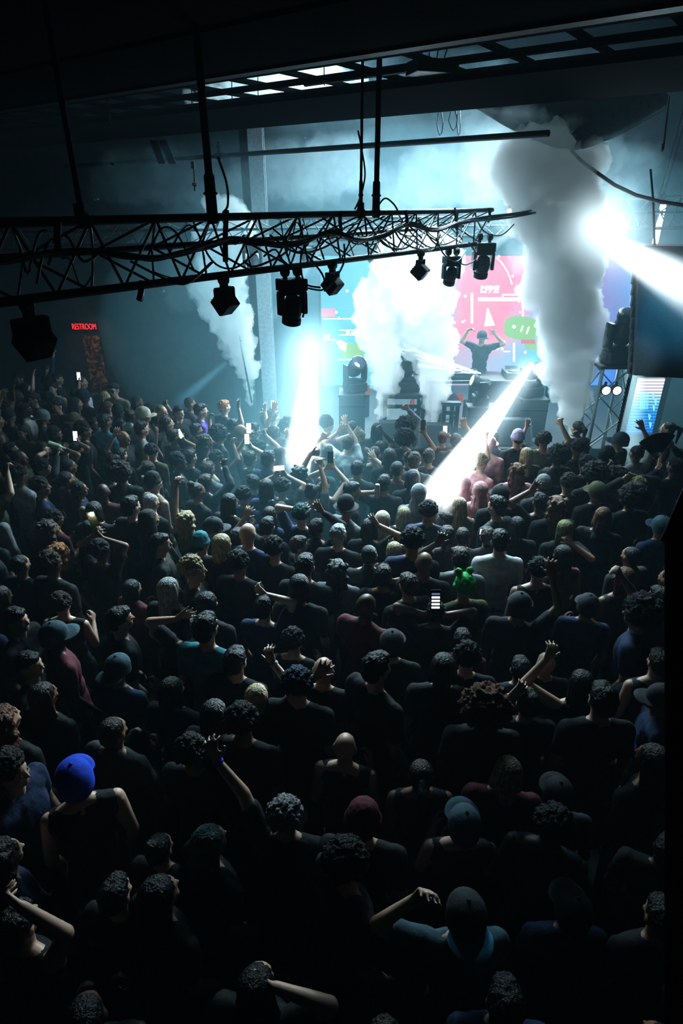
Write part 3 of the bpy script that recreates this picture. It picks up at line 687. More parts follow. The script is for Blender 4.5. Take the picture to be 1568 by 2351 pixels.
# hanging chain under the line array
ch = at(1444, 868, 8.4); ce = at(1436, 1012, 8.4)
mb = MB(); ln = ch.z - ce.z; nl = 34
for i in range(nl):
    z = ch.z - ln * (i + .5) / nl; r_, w_ = ln / nl * .62, .017
    pts = [V((math.cos(t) * w_, 0, math.sin(t) * r_)) for t in (k * math.pi / 4 for k in range(9))]
    rz = Euler((0, 0, 0 if i % 2 else 1.57)).to_matrix()
    mb.tube([V((ch.x, ch.y, z)) + rz @ q_ for q_ in pts], .0075, 5)
mb.cyl(V((ch.x, ch.y, ce.z)), V((ch.x, ch.y, .02)), .025, n=8)
tag(obj('hanging_chain', mb, M['dark_steel']), 'dark hoist chain hanging down from the line array beside the truss tower', 'chain')
# RESTROOM sign and the poster under it
sg = at(194, 750, 15.42)
rs = empty('restroom_sign', sg, 'small red glowing RESTROOM sign on the dark wall', 'sign')
tm = text_mesh('RESTROOM', .2, .004, -.003)
xs = [v.co.x for v in tm.vertices]; f = (at(221, 750, 15.42).x - at(167, 750, 15.42).x) / (max(xs) - min(xs))
for v in tm.vertices: v.co.x *= f
lt = obj('lettering', tm, M['red_neon'], rs); lt.rotation_euler = (math.pi / 2, 0, 0); lt.location = (0, -.03, 0)
obj('backing', MB().bbox((0, .01, 0), (.68, .04, .26), .01), M['black'], rs)
m, nt, out = new_mat('poster_print')
tc = nt.nodes.new('ShaderNodeTexCoord'); nz = nt.nodes.new('ShaderNodeTexNoise'); nz.inputs['Scale'].default_value = 7; nz.inputs['Detail'].default_value = 6; nz.inputs['Distortion'].default_value = 1.2
L(nt, tc.outputs['Object'], nz.inputs['Vector'])
pc = ramp(nz.outputs['Fac'], [(.38, (.01, .006, .004)), (.5, (.12, .05, .025)), (.6, (.4, .2, .1)), (.72, (.55, .32, .18))])
pb_ = nt.nodes.new('ShaderNodeBsdfPrincipled'); pb_.inputs['Roughness'].default_value = .8; L(nt, pc, pb_.inputs['Base Color']); L(nt, pb_.outputs[0], out.inputs['Surface']); M['poster'] = m
p0, p1 = at(190, 770, 15.42), at(226, 905, 15.42)
p0.x, p1.x = 0, .42
ps = empty('wall_poster', (at(209, 775, 15.41).x, 15.41, p1.z), 'tall narrow brown poster on the wall under the RESTROOM sign', 'poster')
obj('print', MB().box((0, 0, (p0.z - p1.z) / 2), (p1.x - p0.x, .02, p0.z - p1.z)), M['poster'], ps)
obj('border', MB().box((0, .02, (p0.z - p1.z) / 2), (p1.x - p0.x + .04, .02, p0.z - p1.z + .04)), M['black'], ps)
# balcony stair parapet and its rail at the edge of the view
def near(x, y, d=1.15): return dp(x, y, d)
pts = [near(1526, 1240), near(1600, 1075), near(1720, 1075), near(1720, 2420), near(1526, 2420)]
mb = MB().add(pts + [p + V((.14, .10, 0)) for p in pts], [(0, 1, 2, 3, 4), (9, 8, 7, 6, 5), (0, 5, 6, 1), (0, 4, 9, 5)])
struct('wall_parapet', mb, M['black'])
hr = empty('handrail', near(1526, 1238), 'short sloping grey handrail on the dark balcony parapet', 'rail'); o4 = V(hr.location)
obj('rail', MB().cyl(near(1523, 1243) - o4, near(1600, 1068) - o4, .006, n=10), M['steel'], hr)
obj('bracket', MB().cyl(near(1560, 1170) - o4, near(1566, 1172) - o4, .005, n=8), M['black'], hr)
# ================================================================ people
def rotv(v, axis, a): return Matrix.Rotation(a, 3, axis) @ v
def hand_geo(mb, Wp, d, n, side, curl, spread, s=1.0, style=None):
    """five-fingered hand: Wp wrist, d along the palm, n palm normal, side +1/-1 where the thumb leaves"""
    d = d.normalized(); n = (n - d * n.dot(d)).normalized(); t = d.cross(n).normalized() * side
    kn = []
    for i in range(4):
        k = Wp + (d * (.088 - .004 * abs(i - 1)) + t * (.030 - .0205 * i)) * s; kn.append(k)
        mb.cap(Wp + (d * .012 + t * (.014 - .009 * i)) * s, k, .0155 * s, .0125 * s, n=8)
    ln = (.072, .081, .075, .058)
    for i in range(4):
        c = curl[i] if isinstance(curl, (list, tuple)) else curl
        f = (d + t * spread * (.28 - .19 * i)).normalized(); p = kn[i]; ax = t
        for q, (fr, cr) in enumerate(((.46, .9), (.3, 1.15), (.24, .8))):
            f = rotv(f, ax, -c * cr * side if False else c * cr * (1 if (rotv(f, ax, .1) - f).dot(n) > 0 else -1))
            e = p + f * ln[i] * fr * s; mb.cap(p, e, (.0105 - .001 * q) * s, (.0098 - .001 * q) * s, n=8); p = e
    p = Wp + (d * .028 + t * .026) * s; f = (d * .62 + t * .78 + n * .25).normalized()
    mb.cap(Wp + (d * .01 + t * .012) * s, p, .017 * s, .0145 * s, n=8)
    e = p + f * .042 * s; mb.cap(p, e, .0135 * s, .012 * s, n=8)
    f2 = (f + d * .35 - t * .15).normalized(); mb.cap(e, e + f2 * .032 * s, .0118 * s, .0095 * s, n=8)
    return kn
SH = V((.178, -.01, 1.415))
UA, FA = .285, .255
def ik(sh, tgt, pole):
    v = tgt - sh; dist = v.length; mxr = UA + FA - .006
    if dist > mxr: tgt = sh + v * (mxr / dist); dist = mxr
    if dist < .12: dist = .12
    u = (tgt - sh).normalized(); a = (UA * UA - FA * FA + dist * dist) / (2 * dist); h = math.sqrt(max(UA * UA - a * a, 0))
    pp = (pole - u * pole.dot(u)).normalized()
    return sh + u * a + pp * h, tgt
DOWN = {'e': (.235, -.02, 1.14), 'w': (.225, .12, .92)}
def arm_points(spec, sd):
    """spec None (hanging), ('bent',), or dict(target=Vector in body space ...)"""
    sh = V((SH.x * sd, SH.y, SH.z))
    if spec is None:
        return sh, V((.225 * sd, -.03, 1.135)), V((.205 * sd, .10, .90)), V((0, .3, -1)), V((-sd, 0, 0)), .5, .2
    if spec == 'bent':      # forearm up in front of the chest
        return sh, V((.215 * sd, .04, 1.14)), V((.13 * sd, .24, 1.24)), V((-.15 * sd, .6, .6)), V((-sd, 0, -.2)), .7, .2
    t = V(spec['t']); pole = V(spec.get('pole', (sd * .8, -.15, -.5)))
    if t.z > SH.z + .2: sh = sh + V((-.012 * sd, 0, .035))
    e, w = ik(sh, t, pole); d = spec.get('d'); d = V(d) if d is not None else (w - e).normalized() * .8 + V((0, .12, .25))
    return sh, e, w, d, V(spec.get('n', (0, 1, 0))), spec.get('curl', .25), spec.get('spread', 1.0)
def torso(mb, g=0.0, lean=None):
    mb.ell((0, 0, .95), (.155 + g, .112 + g, .13 + g)); mb.ell((0, .004, 1.1), (.138 + g, .10 + g, .14)); mb.ell((0, -.004, 1.28), (.158 + g, .112 + g, .18 + g))
    mb.cap((-.13, -.01, 1.39), (.13, -.01, 1.39), .066 + g)
    for x in (-1, 1): mb.cap((x * .03, -.015, 1.475 if not g else 1.455), (x * .15, -.012, 1.415), .05 + g * .8, .055 + g * .8)
def legs(mb, g=0.0):
    for x in (-1, 1):
        mb.cap((x * .082, 0, .90), (x * .095, .012, .5), .086 + g, .056 + g); mb.cap((x * .095, .012, .5), (x * .1, -.02, .09), .055 + g, .04 + g * 1.6)
def make_body(name, aL, aR, fine=False, look=0.0, grow=1.0):
    mb = MB(); torso(mb); legs(mb)
    for x in (-1, 1): mb.cap((x * .1, -.045, .047), (x * .108, .13, .036), .044, .033)
    mb.cap((0, -.015, 1.42), (0, .004, 1.57), .056, .052)
    # head
    mb.ell((0, .0, 1.655), (.075, .094, .098), n=16, m=12); mb.ell((0, .03, 1.60), (.056, .064, .07)); mb.ell((0, .062, 1.565), (.033, .03, .026))
    mb.ell((0, .074, 1.676), (.05, .022, .018)); mb.cap((0, .092, 1.655), (0, .11, 1.622), .009, .013, n=8)
    for x in (-1, 1):
        mb.ell((x * .035, .068, 1.618), (.025, .024, .02)); mb.ell((x * .078, -.004, 1.64), (.011, .022, .032), n=8, m=6)
        mb.ell((x * .03, .083, 1.648), (.012, .008, .007), n=8, m=6)
    mb.cap((-.018, .087, 1.588), (.018, .087, 1.588), .0085, n=8); mb.cap((-.014, .085, 1.577), (.014, .085, 1.577), .009, n=8)
    for sd, sp in ((-1, aL), (1, aR)):
        sh, e, w, d, n, curl, spread = arm_points(sp, sd)
        mb.cap(sh, e, .054, .041); mb.cap(e, w, .042, .027)
        hand_geo(mb, w, d, n, (sp.get('thumb', -sd) if isinstance(sp, dict) else -sd) * (1 if V(d).cross(V(n)).x >= 0 else -1), curl, spread, 1.06)
    return fuse(mb, name, .0085 if fine else .0105, 2, .35, .4 if fine else .3)
def make_top(name, aL, aR, style, seed):
    """tee / long (long sleeves) / tank"""
    mb = MB(); g = .017 if style != 'tank' else .011
    torso(mb, g)
    mb.cap((-.06, 0, .86), (.06, 0, .86), .125)
    for sd, sp in ((-1, aL), (1, aR)):
        sh, e, w, d, n, curl, spread = arm_points(sp, sd)
        if style == 'tee': mb.cap(sh, sh.lerp(e, .62), .072, .06)
        if style == 'long': mb.cap(sh, e, .074, .057); mb.cap(e, e.lerp(w, .9), .058, .042)
    if style == 'long':
        mb.cap((0, -.05, 1.49), (0, -.09, 1.44), .075, .07)
    me = fuse(mb, name, .0135, 2, .4, .5)
    warp(me, .012, 7, seed, stretch=(1, 1, .6), amp2=.005, scale2=22); return me
def dense(c, r, n=36, m=24, rot=None):
    return MB().ell(c, r, rot, n, m)
HEADC = V((0, 0, 1.655))      # hair is modelled around the head centre
hair = {}
def hair_done(k, me, mat): me.materials.append(M[mat]); hair[k] = me
def smooth_me(mb, name):
    return mb.mesh(name, True)
mb = MB(); mb.ell((0, -.016, .03), (.086, .096, .086)); mb.ell((0, -.05, -.025), (.072, .055, .06)); mb.ell((0, .02, .062), (.07, .075, .048))
hair_done('short', warp(fuse(mb, 'hair', .008, 1, .4), .006, 30, 1, amp2=.006, scale2=70), 'hair')
mb = MB(); mb.ell((0, -.016, .03), (.081, .092, .082)); mb.ell((0, -.05, -.02), (.068, .052, .055))
hair_done('buzz', warp(fuse(mb, 'hair', .008, 1, .4), .002, 60, 1), 'hair')
mb = MB(); mb.ell((0, -.02, .035), (.09, .1, .088)); rr = random.Random(4)
for i in range(170):
    a, b = rr.uniform(0, 6.283), rr.uniform(-.25, 1.0); q = math.sqrt(max(0, 1 - b * b)); p = V((math.cos(a) * q * .095, math.sin(a) * q * .1 - .022, .035 + b * .098))
    if p.y < .075 or p.z > .07: mb.ell(p, rr.uniform(.011, .02), n=8, m=6)
hair_done('curly', warp(fuse(mb, 'hair', .0065, 0), .006, 55, 2, amp2=.006, scale2=120), 'curl')
mb = MB(); mb.ell((0, -.035, .045), (.155, .145, .135), n=20, m=14)
me = fuse(mb, 'hair', .01, 0); hair_done('afro', warp(me, .03, 26, 3, amp2=.02, scale2=60), 'curl')
def curtain(mb, z1, wx, wy=.05, yc=-.06):
    mb.ell((0, -.018, .028), (.089, .101, .09)); mb.ell((0, -.05, -.04), (.088, .062, .1)); mb.cap((0, yc, -.06), (0, yc - .03, z1), wx, wx * .8)
    for x in (-1, 1): mb.cap((x * .062, -.01, .02), (x * .082, -.03, z1 * .85), .03, .024)
def strands(me, amp, f, seed):
    ns = [v.normal.copy() for v in me.vertices]
    for v, n in zip(me.vertices, ns):
        a = math.atan2(v.co.x, -v.co.y + .02); k = noise.noise(V((a * f, v.co.z * 3.0, seed))) + .6 * noise.noise(V((a * f * 2.7, v.co.z * 5, seed + 9)))
        fl = min(1, max(.25, (.08 - v.co.z) * 5)); v.co += n * amp * k * fl
    me.update(); return me
mb = MB(); curtain(mb, -.28, .062); hair_done('long', strands(fuse(mb, 'hair', .009, 1, .4), .022, 5, 1), 'hair')
mb = MB(); curtain(mb, -.34, .085); rr = random.Random(9)
for i in range(60):
    a = rr.uniform(.9, 5.4); z = rr.uniform(-.33, .1); mb.ell((math.sin(a) * .09, -.03 + math.cos(a) * .085 * (1 if math.cos(a) < 0 else .4), z), rr.uniform(.02, .036), n=8, m=6)
hair_done('wavy', strands(warp(fuse(mb, 'hair', .01, 1, .4), .014, 24, 5), .016, 7, 3), 'hair')
mb = MB(); curtain(mb, -.12, .07); hair_done('bob', strands(fuse(mb, 'hair', .009, 1, .4), .014, 5, 5), 'hair')
mb = MB(); mb.ell((0, -.018, .028), (.085, .098, .086)); mb.ell((0, -.055, -.02), (.07, .05, .06)); mb.ell((0, -.075, .115), (.045, .045, .042))
hair_done('bun', strands(fuse(mb, 'hair', .008, 1, .4), .006, 6, 6), 'hair')
mb = MB(); mb.ell((0, -.018, .028), (.085, .098, .086)); mb.ell((0, -.055, -.02), (.07, .05, .06)); mb.cap((0, -.11, .05), (0, -.17, .02), .03, .034); mb.cap((0, -.17, .02), (0, -.16, -.2), .036, .014)
hair_done('ponytail', strands(fuse(mb, 'hair', .008, 1, .4), .009, 7, 7), 'hair')
mb = MB(); rr = random.Random(12); mb.ell((0, -.018, .03), (.088, .1, .088))
for i in range(64):
    a = rr.uniform(1.0, 5.3); r = .085; x, y = math.sin(a) * r, -.02 + math.cos(a) * r; ln = rr.uniform(.2, .36)
    mb.tube([V((x * .5, y * .5, .1)), V((x, y, .03)), V((x * 1.12, y * 1.12 - .01, -.1)), V((x * 1.18, y * 1.1 - .02, -.1 - ln * .6))], .012, 5)
hair_done('dreads', fuse(mb, 'hair', .0085, 0), 'curl')
def cap_mesh(mb):
    prof = [(math.cos(t), math.sin(t)) for t in (i * math.pi / 2 / 8 for i in range(9))]
    vs = []; n = 28
    for c, s_ in prof:
        vs += [V((.092 * max(c, .03) * math.cos(k), -.012 + .108 * max(c, .03) * math.sin(k), .022 + .1 * s_)) for k in (2 * math.pi * i / n for i in range(n))]
    vs = [v + V((0, 0, 0)) for v in vs]
    vs = [V((.09 * math.cos(2 * math.pi * i / n), -.012 + .105 * math.sin(2 * math.pi * i / n), -.03 - .02 * max(0, -math.sin(2 * math.pi * i / n)))) for i in range(n)] + vs
    fs = [(j * n + i, j * n + (i + 1) % n, (j + 1) * n + (i + 1) % n, (j + 1) * n + i) for j in range(9) for i in range(n)] + [tuple(range(9 * n, 10 * n))]
    mb.add(vs, fs); mb.ell((0, -.012, .124), (.01, .01, .006), n=8, m=5); return mb
def brim_mesh(mb, L0=.085):
    vs = []; n = 14
    for dz in (0, -.006):
        for r in (1.0, 1.45, 1.0 + L0 / .105):
            for i in range(n + 1):
                a = math.radians(22 + 136 * i / n); ex = r if r == 1 else 1 + (r - 1) * (math.sin((a - math.radians(22)) / math.radians(136) * math.pi) ** .55)
                vs.append(V((.09 * ex * math.cos(a) * (1.0 if r == 1 else .98), -.012 + .105 * ex * math.sin(a), -.005 + dz - .22 * (math.cos(a) * .09) ** 2 * 20 * (ex - .4) * .5)))
    m_ = n + 1; fs = []
    for l in range(2):
        o = l * 3 * m_
        for r in range(2):
            for i in range(n): fs.append((o + r * m_ + i, o + r * m_ + i + 1, o + (r + 1) * m_ + i + 1, o + (r + 1) * m_ + i))
    for i in range(n): fs.append((2 * m_ + i, 2 * m_ + i + 1, 5 * m_ + i + 1, 5 * m_ + i))
    mb.add(vs, fs); return mb
capm = cap_mesh(MB()).mesh('cap', True); capm.materials.append(M['cloth'])
brimm = brim_mesh(MB()).mesh('brim', True); brimm.materials.append(M['cloth'])
mb = MB(); mb.ell((0, -.014, .045), (.092, .106, .105)); mb.lathe((0, -.012, -.005), (0, -.012, .04), [(0, .096), (.2, .103), (.8, .103), (1, .096)], 24)
me = fuse(mb, 'beanie', .009, 1, .4); hair_done('beanie', warp(me, .004, 40, 2), 'cloth')
mb = MB(); mb.ell((0, -.02, .02), (.098, .112, .112)); mb.ell((0, -.05, -.09), (.088, .08, .1)); mb.cap((0, -.04, -.12), (0, -.05, -.2), .1, .12); mb.cap((-.06, .03, .0), (-.05, .04, -.12), .035); mb.cap((.06, .03, .0), (.05, .04, -.12), .035)
me = fuse(mb, 'headscarf', .01, 2, .4); hair_done('scarf', strands(warp(me, .006, 14, 4), .012, 4, 8), 'cloth')
mb = MB(); mb.ell((0, -.014, .05), (.09, .105, .1)); mb.lathe((0, -.01, -.004), (0, -.01, .012), [(0, .15), (.5, .145), (1, .09)], 28)
me = fuse(mb, 'hat', .009, 1, .4); hair_done('hat', me, 'cloth')
mb = MB(); mb.ell((0, -.014, .04), (.098, .11, .105)); 
for x in (-1, 1): mb.ell((x * .055, .035, .145), (.036, .034, .036))
mb.lathe((0, -.012, -.01), (0, -.012, .035), [(0, .1), (.5, .108), (1, .1)], 24); me = fuse(mb, 'hat', .009, 1, .4); hair_done('bumphat', warp(me, .008, 50, 2), 'cloth')
mb = MB(); mb.lathe((0, -.01, -.03), (0, -.03, .02), [(0, .1), (1, .1)], 28)
# trousers shared by everybody
mb = MB(); mb.ell((0, 0, .93), (.166, .124, .12)); legs(mb, .013)
trs = fuse(mb, 'trousers', .014, 1, .4, .4); warp(trs, .008, 9, 3); trs.materials.append(M['denim'])
eye_me = MB().ell((0, 0, 0), (.0115, .008, .0095), n=10, m=8).mesh('eye', True); eye_me.materials.append(M['eye'])
glasses_mb = MB()
for x in (-1, 1): glasses_mb.lathe((x * .034, .098, -.008), (x * .034, .104, -.008), [(0, .026), (1, .026)], 16); glasses_mb.tube([(x * .058, .098, -.005), (x * .085, .05, 0), (x * .085, -.01, -.002)], .003, 5)
glasses_mb.cyl((-.01, .101, -.006), (.01, .101, -.006), .003, n=6); glasses_me = glasses_mb.mesh('glasses', True); glasses_me.materials.append(M['black'])
SKIN = {'light': (.55, .36, .28), 'mid': (.36, .21, .14), 'tan': (.26, .14, .09), 'dark': (.10, .052, .034)}
HC_ = {'black': (.012, .011, .012), 'brown': (.05, .03, .02), 'auburn': (.2, .07, .03), 'blond': (.55, .42, .24), 'ginger': (.5, .2, .06), 'grey': (.4, .4, .4), 'white': (.75, .75, .78), 'teal': (.025, .11, .11), 'blue': (.02, .06, .13), 'green': (.2, .3, .1), 'olive': (.3, .28, .1)}  # teal and blue: coloured light put into the hair tone
CC = {'black': (.014, .015, .017), 'charcoal': (.045, .05, .055), 'grey': (.22, .23, .24), 'white': (.62, .63, .65), 'navy': (.02, .035, .09), 'maroon': (.12, .02, .03), 'olive': (.1, .1, .045), 'teal': (.03, .2, .24), 'tan': (.35, .26, .17), 'blue': (.02, .09, .62), 'purple': (.12, .05, .35), 'pink': (.65, .36, .38), 'lilac': (.5, .47, .7), 'green': (.03, .42, .1), 'sky': (.1, .42, .62), 'cream': (.55, .5, .4), 'slate': (.06, .11, .135)}
bodies = {}
def body_set(key, aL, aR, style, fine):
    k = (key, style)
    if k not in bodies:
        b = bodies.get((key, 'body'))
        if b is None:
            b = make_body('person', aL, aR, fine); b.materials.append(M['skin']); bodies[(key, 'body')] = b
        t = None
        if style != 'none':
            t = make_top('shirt', aL, aR, style, len(bodies) * 1.3); t.materials.append(M['cloth'])
        bodies[k] = (b, t)
    return bodies[k]
POSES = {'down': (None, None), 'bentR': (None, 'bent'), 'bentL': ('bent', None), 'both': ('bent', 'bent'),
         'upR': (None, dict(t=(.2, .16, 1.9), curl=.3)), 'upL': (dict(t=(-.22, .12, 1.88), curl=.2), None), 'fistR': (None, dict(t=(.17, .2, 1.84), curl=1.3, spread=.3))}
N_PEOPLE = [0]
PLACED = []       # (x, y) on the floor
def person(loc, yaw, hgt, pose, hairk, hairc, style, cloth, skin, label, group=None, lean=(0, 0), uniq=None, extra=(), capc=None, capyaw=0.0, brimc=None):
    aL, aR = POSES[pose] if uniq is None else uniq
    b, t = body_set(pose if uniq is None else 'u%d' % N_PEOPLE[0], aL, aR, style, uniq is not None)
    N_PEOPLE[0] += 1
    s = hgt / 1.75
    o = bpy.data.objects.new('person', b); COL.objects.link(o); o.location = loc; o.rotation_euler = (lean[0], lean[1], yaw); o.scale = (s, s, s); o.color = (*SKIN[skin], 1)
    tag(o, label, 'person', group)
    def child(name, me, col, off=(0, 0, 0), rot=None, sc=None, par=None):
        c = bpy.data.objects.new(name, me); COL.objects.link(c); c.parent = par or o; c.location = off
        if rot: c.rotation_euler = rot
        if sc: c.scale = sc
        if col: c.color = (*col, 1)
        return c
    if t is not None: child({'tee': 'shirt', 'long': 'hooded_top', 'tank': 'tank_top'}[style], t, CC[cloth])
    child('trousers', trs, None)
    if hairk == 'cap':
        child('hair', hair['buzz'], HC_[hairc], HEADC)
        c = child('cap', capm, CC[capc or 'black'], HEADC, (0, 0, capyaw), (1.07, 1.07, 1.05)); child('brim', brimm, CC[brimc or capc or 'black'], (0, 0, 0), par=c)
    elif hairk in ('beanie', 'scarf', 'hat', 'bumphat'):
        child({'beanie': 'beanie', 'scarf': 'headscarf', 'hat': 'hat', 'bumphat': 'knit_hat'}[hairk], hair[hairk], CC[capc or 'black'], HEADC)
        if hairk in ('hat', 'beanie'): child('hair', hair['buzz'], HC_[hairc], HEADC)
    elif hairk != 'bald':
        j = .94 + .12 * ((N_PEOPLE[0] * 37) % 10) / 10
        child('hair', hair[hairk], HC_[hairc], HEADC, None, (1, 1, j))
    for x in extra:
        if x == 'glasses': child('glasses', glasses_me, None, HEADC)
        if x == 'eyes':
            for q in (-1, 1): child('eye', eye_me, None, HEADC + V((q * .03, .086, -.008)))
        if x[:4] == 'band':
            sd = 1 if x[4] == 'R' else -1; sh, e, w, d, n, cu, sp_ = arm_points(aR if sd > 0 else aL, sd)
            ax = (w - e).normalized(); col = (.1, .1, .9) if x.endswith('blue') else (.5, .5, .5)
            me = MB().lathe(w - ax * .02, w + ax * .008, [(0, .03), (.2, .035), (.8, .035), (1, .03)], 14).mesh('wristband', True); me.materials.append(M['cloth']); child('wristband', me, col)
        if x == 'sunglasses': child('sunglasses', glasses_me, None, HEADC)
        if x == 'headband':
            me = MB().lathe((0, -.012, .045), (0, -.02, .07), [(0, .1), (.5, .104), (1, .098)], 20).mesh('headband', True); me.materials.append(M['cloth']); child('headband', me, (.5, .03, .03))
    return o
def wrist_world(o, uniq, sd):
    sh, e, w, d, n, cu, sp_ = arm_points(uniq[1] if sd > 0 else uniq[0], sd)
    mw = Matrix.LocRotScale(o.location, o.rotation_euler, o.scale)
    return mw @ w, (mw.to_3x3() @ V(d)).normalized(), (mw.to_3x3() @ V(n)).normalized()
phone_body = MB().bbox((0, 0, 0), (.074, .009, .15), .004).mesh('phone', True); phone_body.materials.append(M['black'])
scr_on = MB().box((0, -.0052, 0), (.066, .001, .138)).mesh('screen', False); scr_on.materials.append(M['phone_glow'])
scr_dim = MB().box((0, -.0052, 0), (.066, .001, .138)).mesh('screen', False); scr_dim.materials.append(M['phone_dim'])
lensm = MB().lathe((.02, .0045, .055), (.02, .007, .055), [(0, .009), (1, .008)], 12).mesh('camera_lens', True); lensm.materials.append(M['glass'])
def phone(p, label, scr='on', rot=(0, 0, 0), group=None, scale=1.0):
    o = bpy.data.objects.new('phone', phone_body); COL.objects.link(o); o.location = p; o.rotation_euler = rot; o.scale = (scale,) * 3
    tag(o, label, 'phone', group)
    for n_, me in (('screen', {'on': scr_on, 'dim': scr_dim}.get(scr)), ('camera_lens', lensm)):
        if me: c = bpy.data.objects.new(n_, me); COL.objects.link(c); c.parent = o
    return o
def stand(px, py, hgt):
    """floor point of a person whose head centre shows at (px, py)"""
    return on_z(px, py, (1.665 / 1.75) * hgt)
STAGE_AIM = V((2.0, 13.0, 0))
def face_stage(p): return -math.atan2(STAGE_AIM.x - p.x, STAGE_AIM.y - p.y)
def put(px, py, hairk, hairc, style, cloth, skin, label, h=1.72, yaw=0.0, pose='down', hands=None, phones=(), lean=(0, 0), extra=(), capc=None, capyaw=0.0, group=None, face=None, brimc=None):
    """person placed by the pixel of the head; hands = {'R': (px, py, depth shift, curl, opts)} by the pixel of the hand"""
    best = None
    for k in (0, .03, -.03, .06, -.06, .09, -.09, .12, -.12, .15):
        hh = h + k; q = stand(px, py, hh)
        m = min([((q.x - a) / 1.1) ** 2 + ((q.y - b) / .8) ** 2 for a, b, _ in PLACED[-400:]] or [9])
        if best is None or m > best[0] + .004: best = (m, hh)
        if best[0] > .17: break
    h = best[1]; g = stand(px, py, h); g.z = 0
    base = face_stage(g) if face is None else face
    yw = base + yaw
    uniq = None
    if hands:
        s = h / 1.75; inv = Matrix.LocRotScale(g, Euler((lean[0], lean[1], yw)), V((s, s, s))).inverted()
        hd = V((g.x, g.y, 1.665 * s)); dep = depth_of(hd); arms = {'L': 'bent' if pose in ('both', 'bentL') else None, 'R': 'bent' if pose in ('both', 'bentR') else None}
        for k, hspec in hands.items():
            hx, hy, fw, curl = hspec[:4]; op = hspec[4] if len(hspec) > 4 else {}
            t = inv @ dp(hx, hy, dep + fw); sd = 1 if k == 'R' else -1
            sh = V((SH.x * sd, SH.y, SH.z)); v = t - sh
            wr = sh + v * max(.15, (v.length - .12)) / v.length if v.length > .2 else t
            arms[k] = dict(t=wr, curl=curl, spread=op.get('spread', 1.0), pole=op.get('pole', (sd * .8, -.1, -.6)), n=op.get('n', (0, 1, 0)), d=op.get('d'), thumb=op.get('thumb', -sd))
        uniq = (arms['L'], arms['R'])
    o = person(g, yw, h, pose, hairk, hairc, style, cloth, skin, label, group, lean, uniq, extra, capc, capyaw, brimc)
    PLACED.append((g.x, g.y, hands is not None))
    for ph in phones:
        k, scr, lab = ph[:3]; sd = 1 if k == 'R' else -1
        w, d, n = wrist_world(o, uniq, sd)
        rz = ph[3] if len(ph) > 3 else (0, 0, 0)
        phone(w + d * .10 + V((0, -.02, .05)), lab, scr, (rz[0] - .25, rz[1], rz[2]), 'phones held up in the crowd', 1.0)
    return o
T, LS, TK = 'tee', 'long', 'tank'
# ---------------------------------------------------------------- performer on the stage
gp = at(1107, 772, 11.95); hz = gp.z
h = (hz - SZ) / 1.665 * 1.75; g = V((gp.x, 11.95, SZ))
inv = Matrix.LocRotScale(g, Euler((0, 0, math.pi - .25)), V((h / 1.75,) * 3)).inverted()
dep = depth_of(V((gp.x, 11.95, hz)))
uq = (dict(t=inv @ dp(1137, 768, dep + .0), curl=(.1, 1.2, 1.1, .15), spread=1.2, n=(0, 1, 0), pole=(-.5, .3, -1)), dict(t=inv @ dp(1075, 757, dep - .05), curl=.8, d=(-.7, .2, .25), pole=(.6, .3, -1), n=(0, .3, -1)))
person(g, math.pi - .25, h, 'down', 'cap', 'black', T, 'black', 'mid', 'performer in black cap and t-shirt behind the desk with both arms raised', None, (0, 0), uq, ('eyes',), 'black', .45)
# ---------------------------------------------------------------- people with raised arms (head pixel, hand pixel)
put(690, 1085, 'wavy', 'black', T, 'black', 'tan', 'dark-haired dancer at the foot of the vertical spotlight, one arm bent overhead', hands={'R': (712, 1020, .05, .9, dict(d=(.6, .3, .05), pole=(-.6, -.2, .3)))}, h=1.75)
put(716, 1128, 'bun', 'black', T, 'charcoal', 'mid', 'person behind the swan-armed dancer, one arm straight up', hands={'R': (730, 1012, .1, .9)}, h=1.7)
put(706, 1020, 'long', 'brown', TK, 'black', 'light', 'distant person at the spotlight with a thin pale arm up and fingers open', hands={'R': (720, 965, .1, .2)}, h=1.65)
put(752, 1040, 'short', 'black', T, 'black', 'mid', 'person beside the spotlight pointing one finger up', hands={'L': (740, 988, .1, (.05, 1.3, 1.3, 1.3))}, h=1.72)
put(800, 1016, 'short', 'brown', T, 'white', 'light', 'person clapping both hands overhead near the first white smoke jet', hands={'L': (774, 975, .1, .3), 'R': (788, 955, .15, .3)}, h=1.75)
put(742, 1110, 'ponytail', 'brown', TK, 'black', 'light', 'person filming with a dark phone held high in both hands beside the vertical spotlight', hands={'R': (766, 1052, .1, .8), 'L': (756, 1058, .1, .8)}, phones=(('R', 'off', 'dark phone held high beside the vertical spotlight'),), h=1.66)
put(826, 1000, 'long', 'blond', TK, 'grey', 'light', 'blonde with straight hair reaching up one thin arm near the first white smoke jet', hands={'L': (812, 985, -.2, .2)}, h=1.66)
put(930, 1006, 'afro', 'black', T, 'charcoal', 'mid', 'big-haired person by the second white smoke jet holding a dark phone out sideways', hands={'R': (984, 980, .0, .9)}, phones=(('R', 'off', 'dark phone held sideways near the second white smoke jet'),), h=1.72)
put(860, 1040, 'short', 'brown', TK, 'black', 'light', 'bare-shouldered person with an open hand over the back of the head', hands={'R': (853, 1045, -.25, .2)}, h=1.7)
put(882, 1108, 'short', 'black', T, 'black', 'tan', 'person raising a white can in one fist in mid crowd', hands={'L': (864, 1118, -.05, 1.1, dict(spread=.2))}, h=1.74)
put(1046, 1010, 'short', 'black', T, 'black', 'tan', 'person by the slanting beam pointing a long arm toward the performer', hands={'R': (1070, 962, .15, .4)}, h=1.72)
put(596, 1028, 'curly', 'black', T, 'navy', 'mid', 'person with a raised fist near the steel column', hands={'R': (609, 982, .05, 1.3)}, h=1.68)
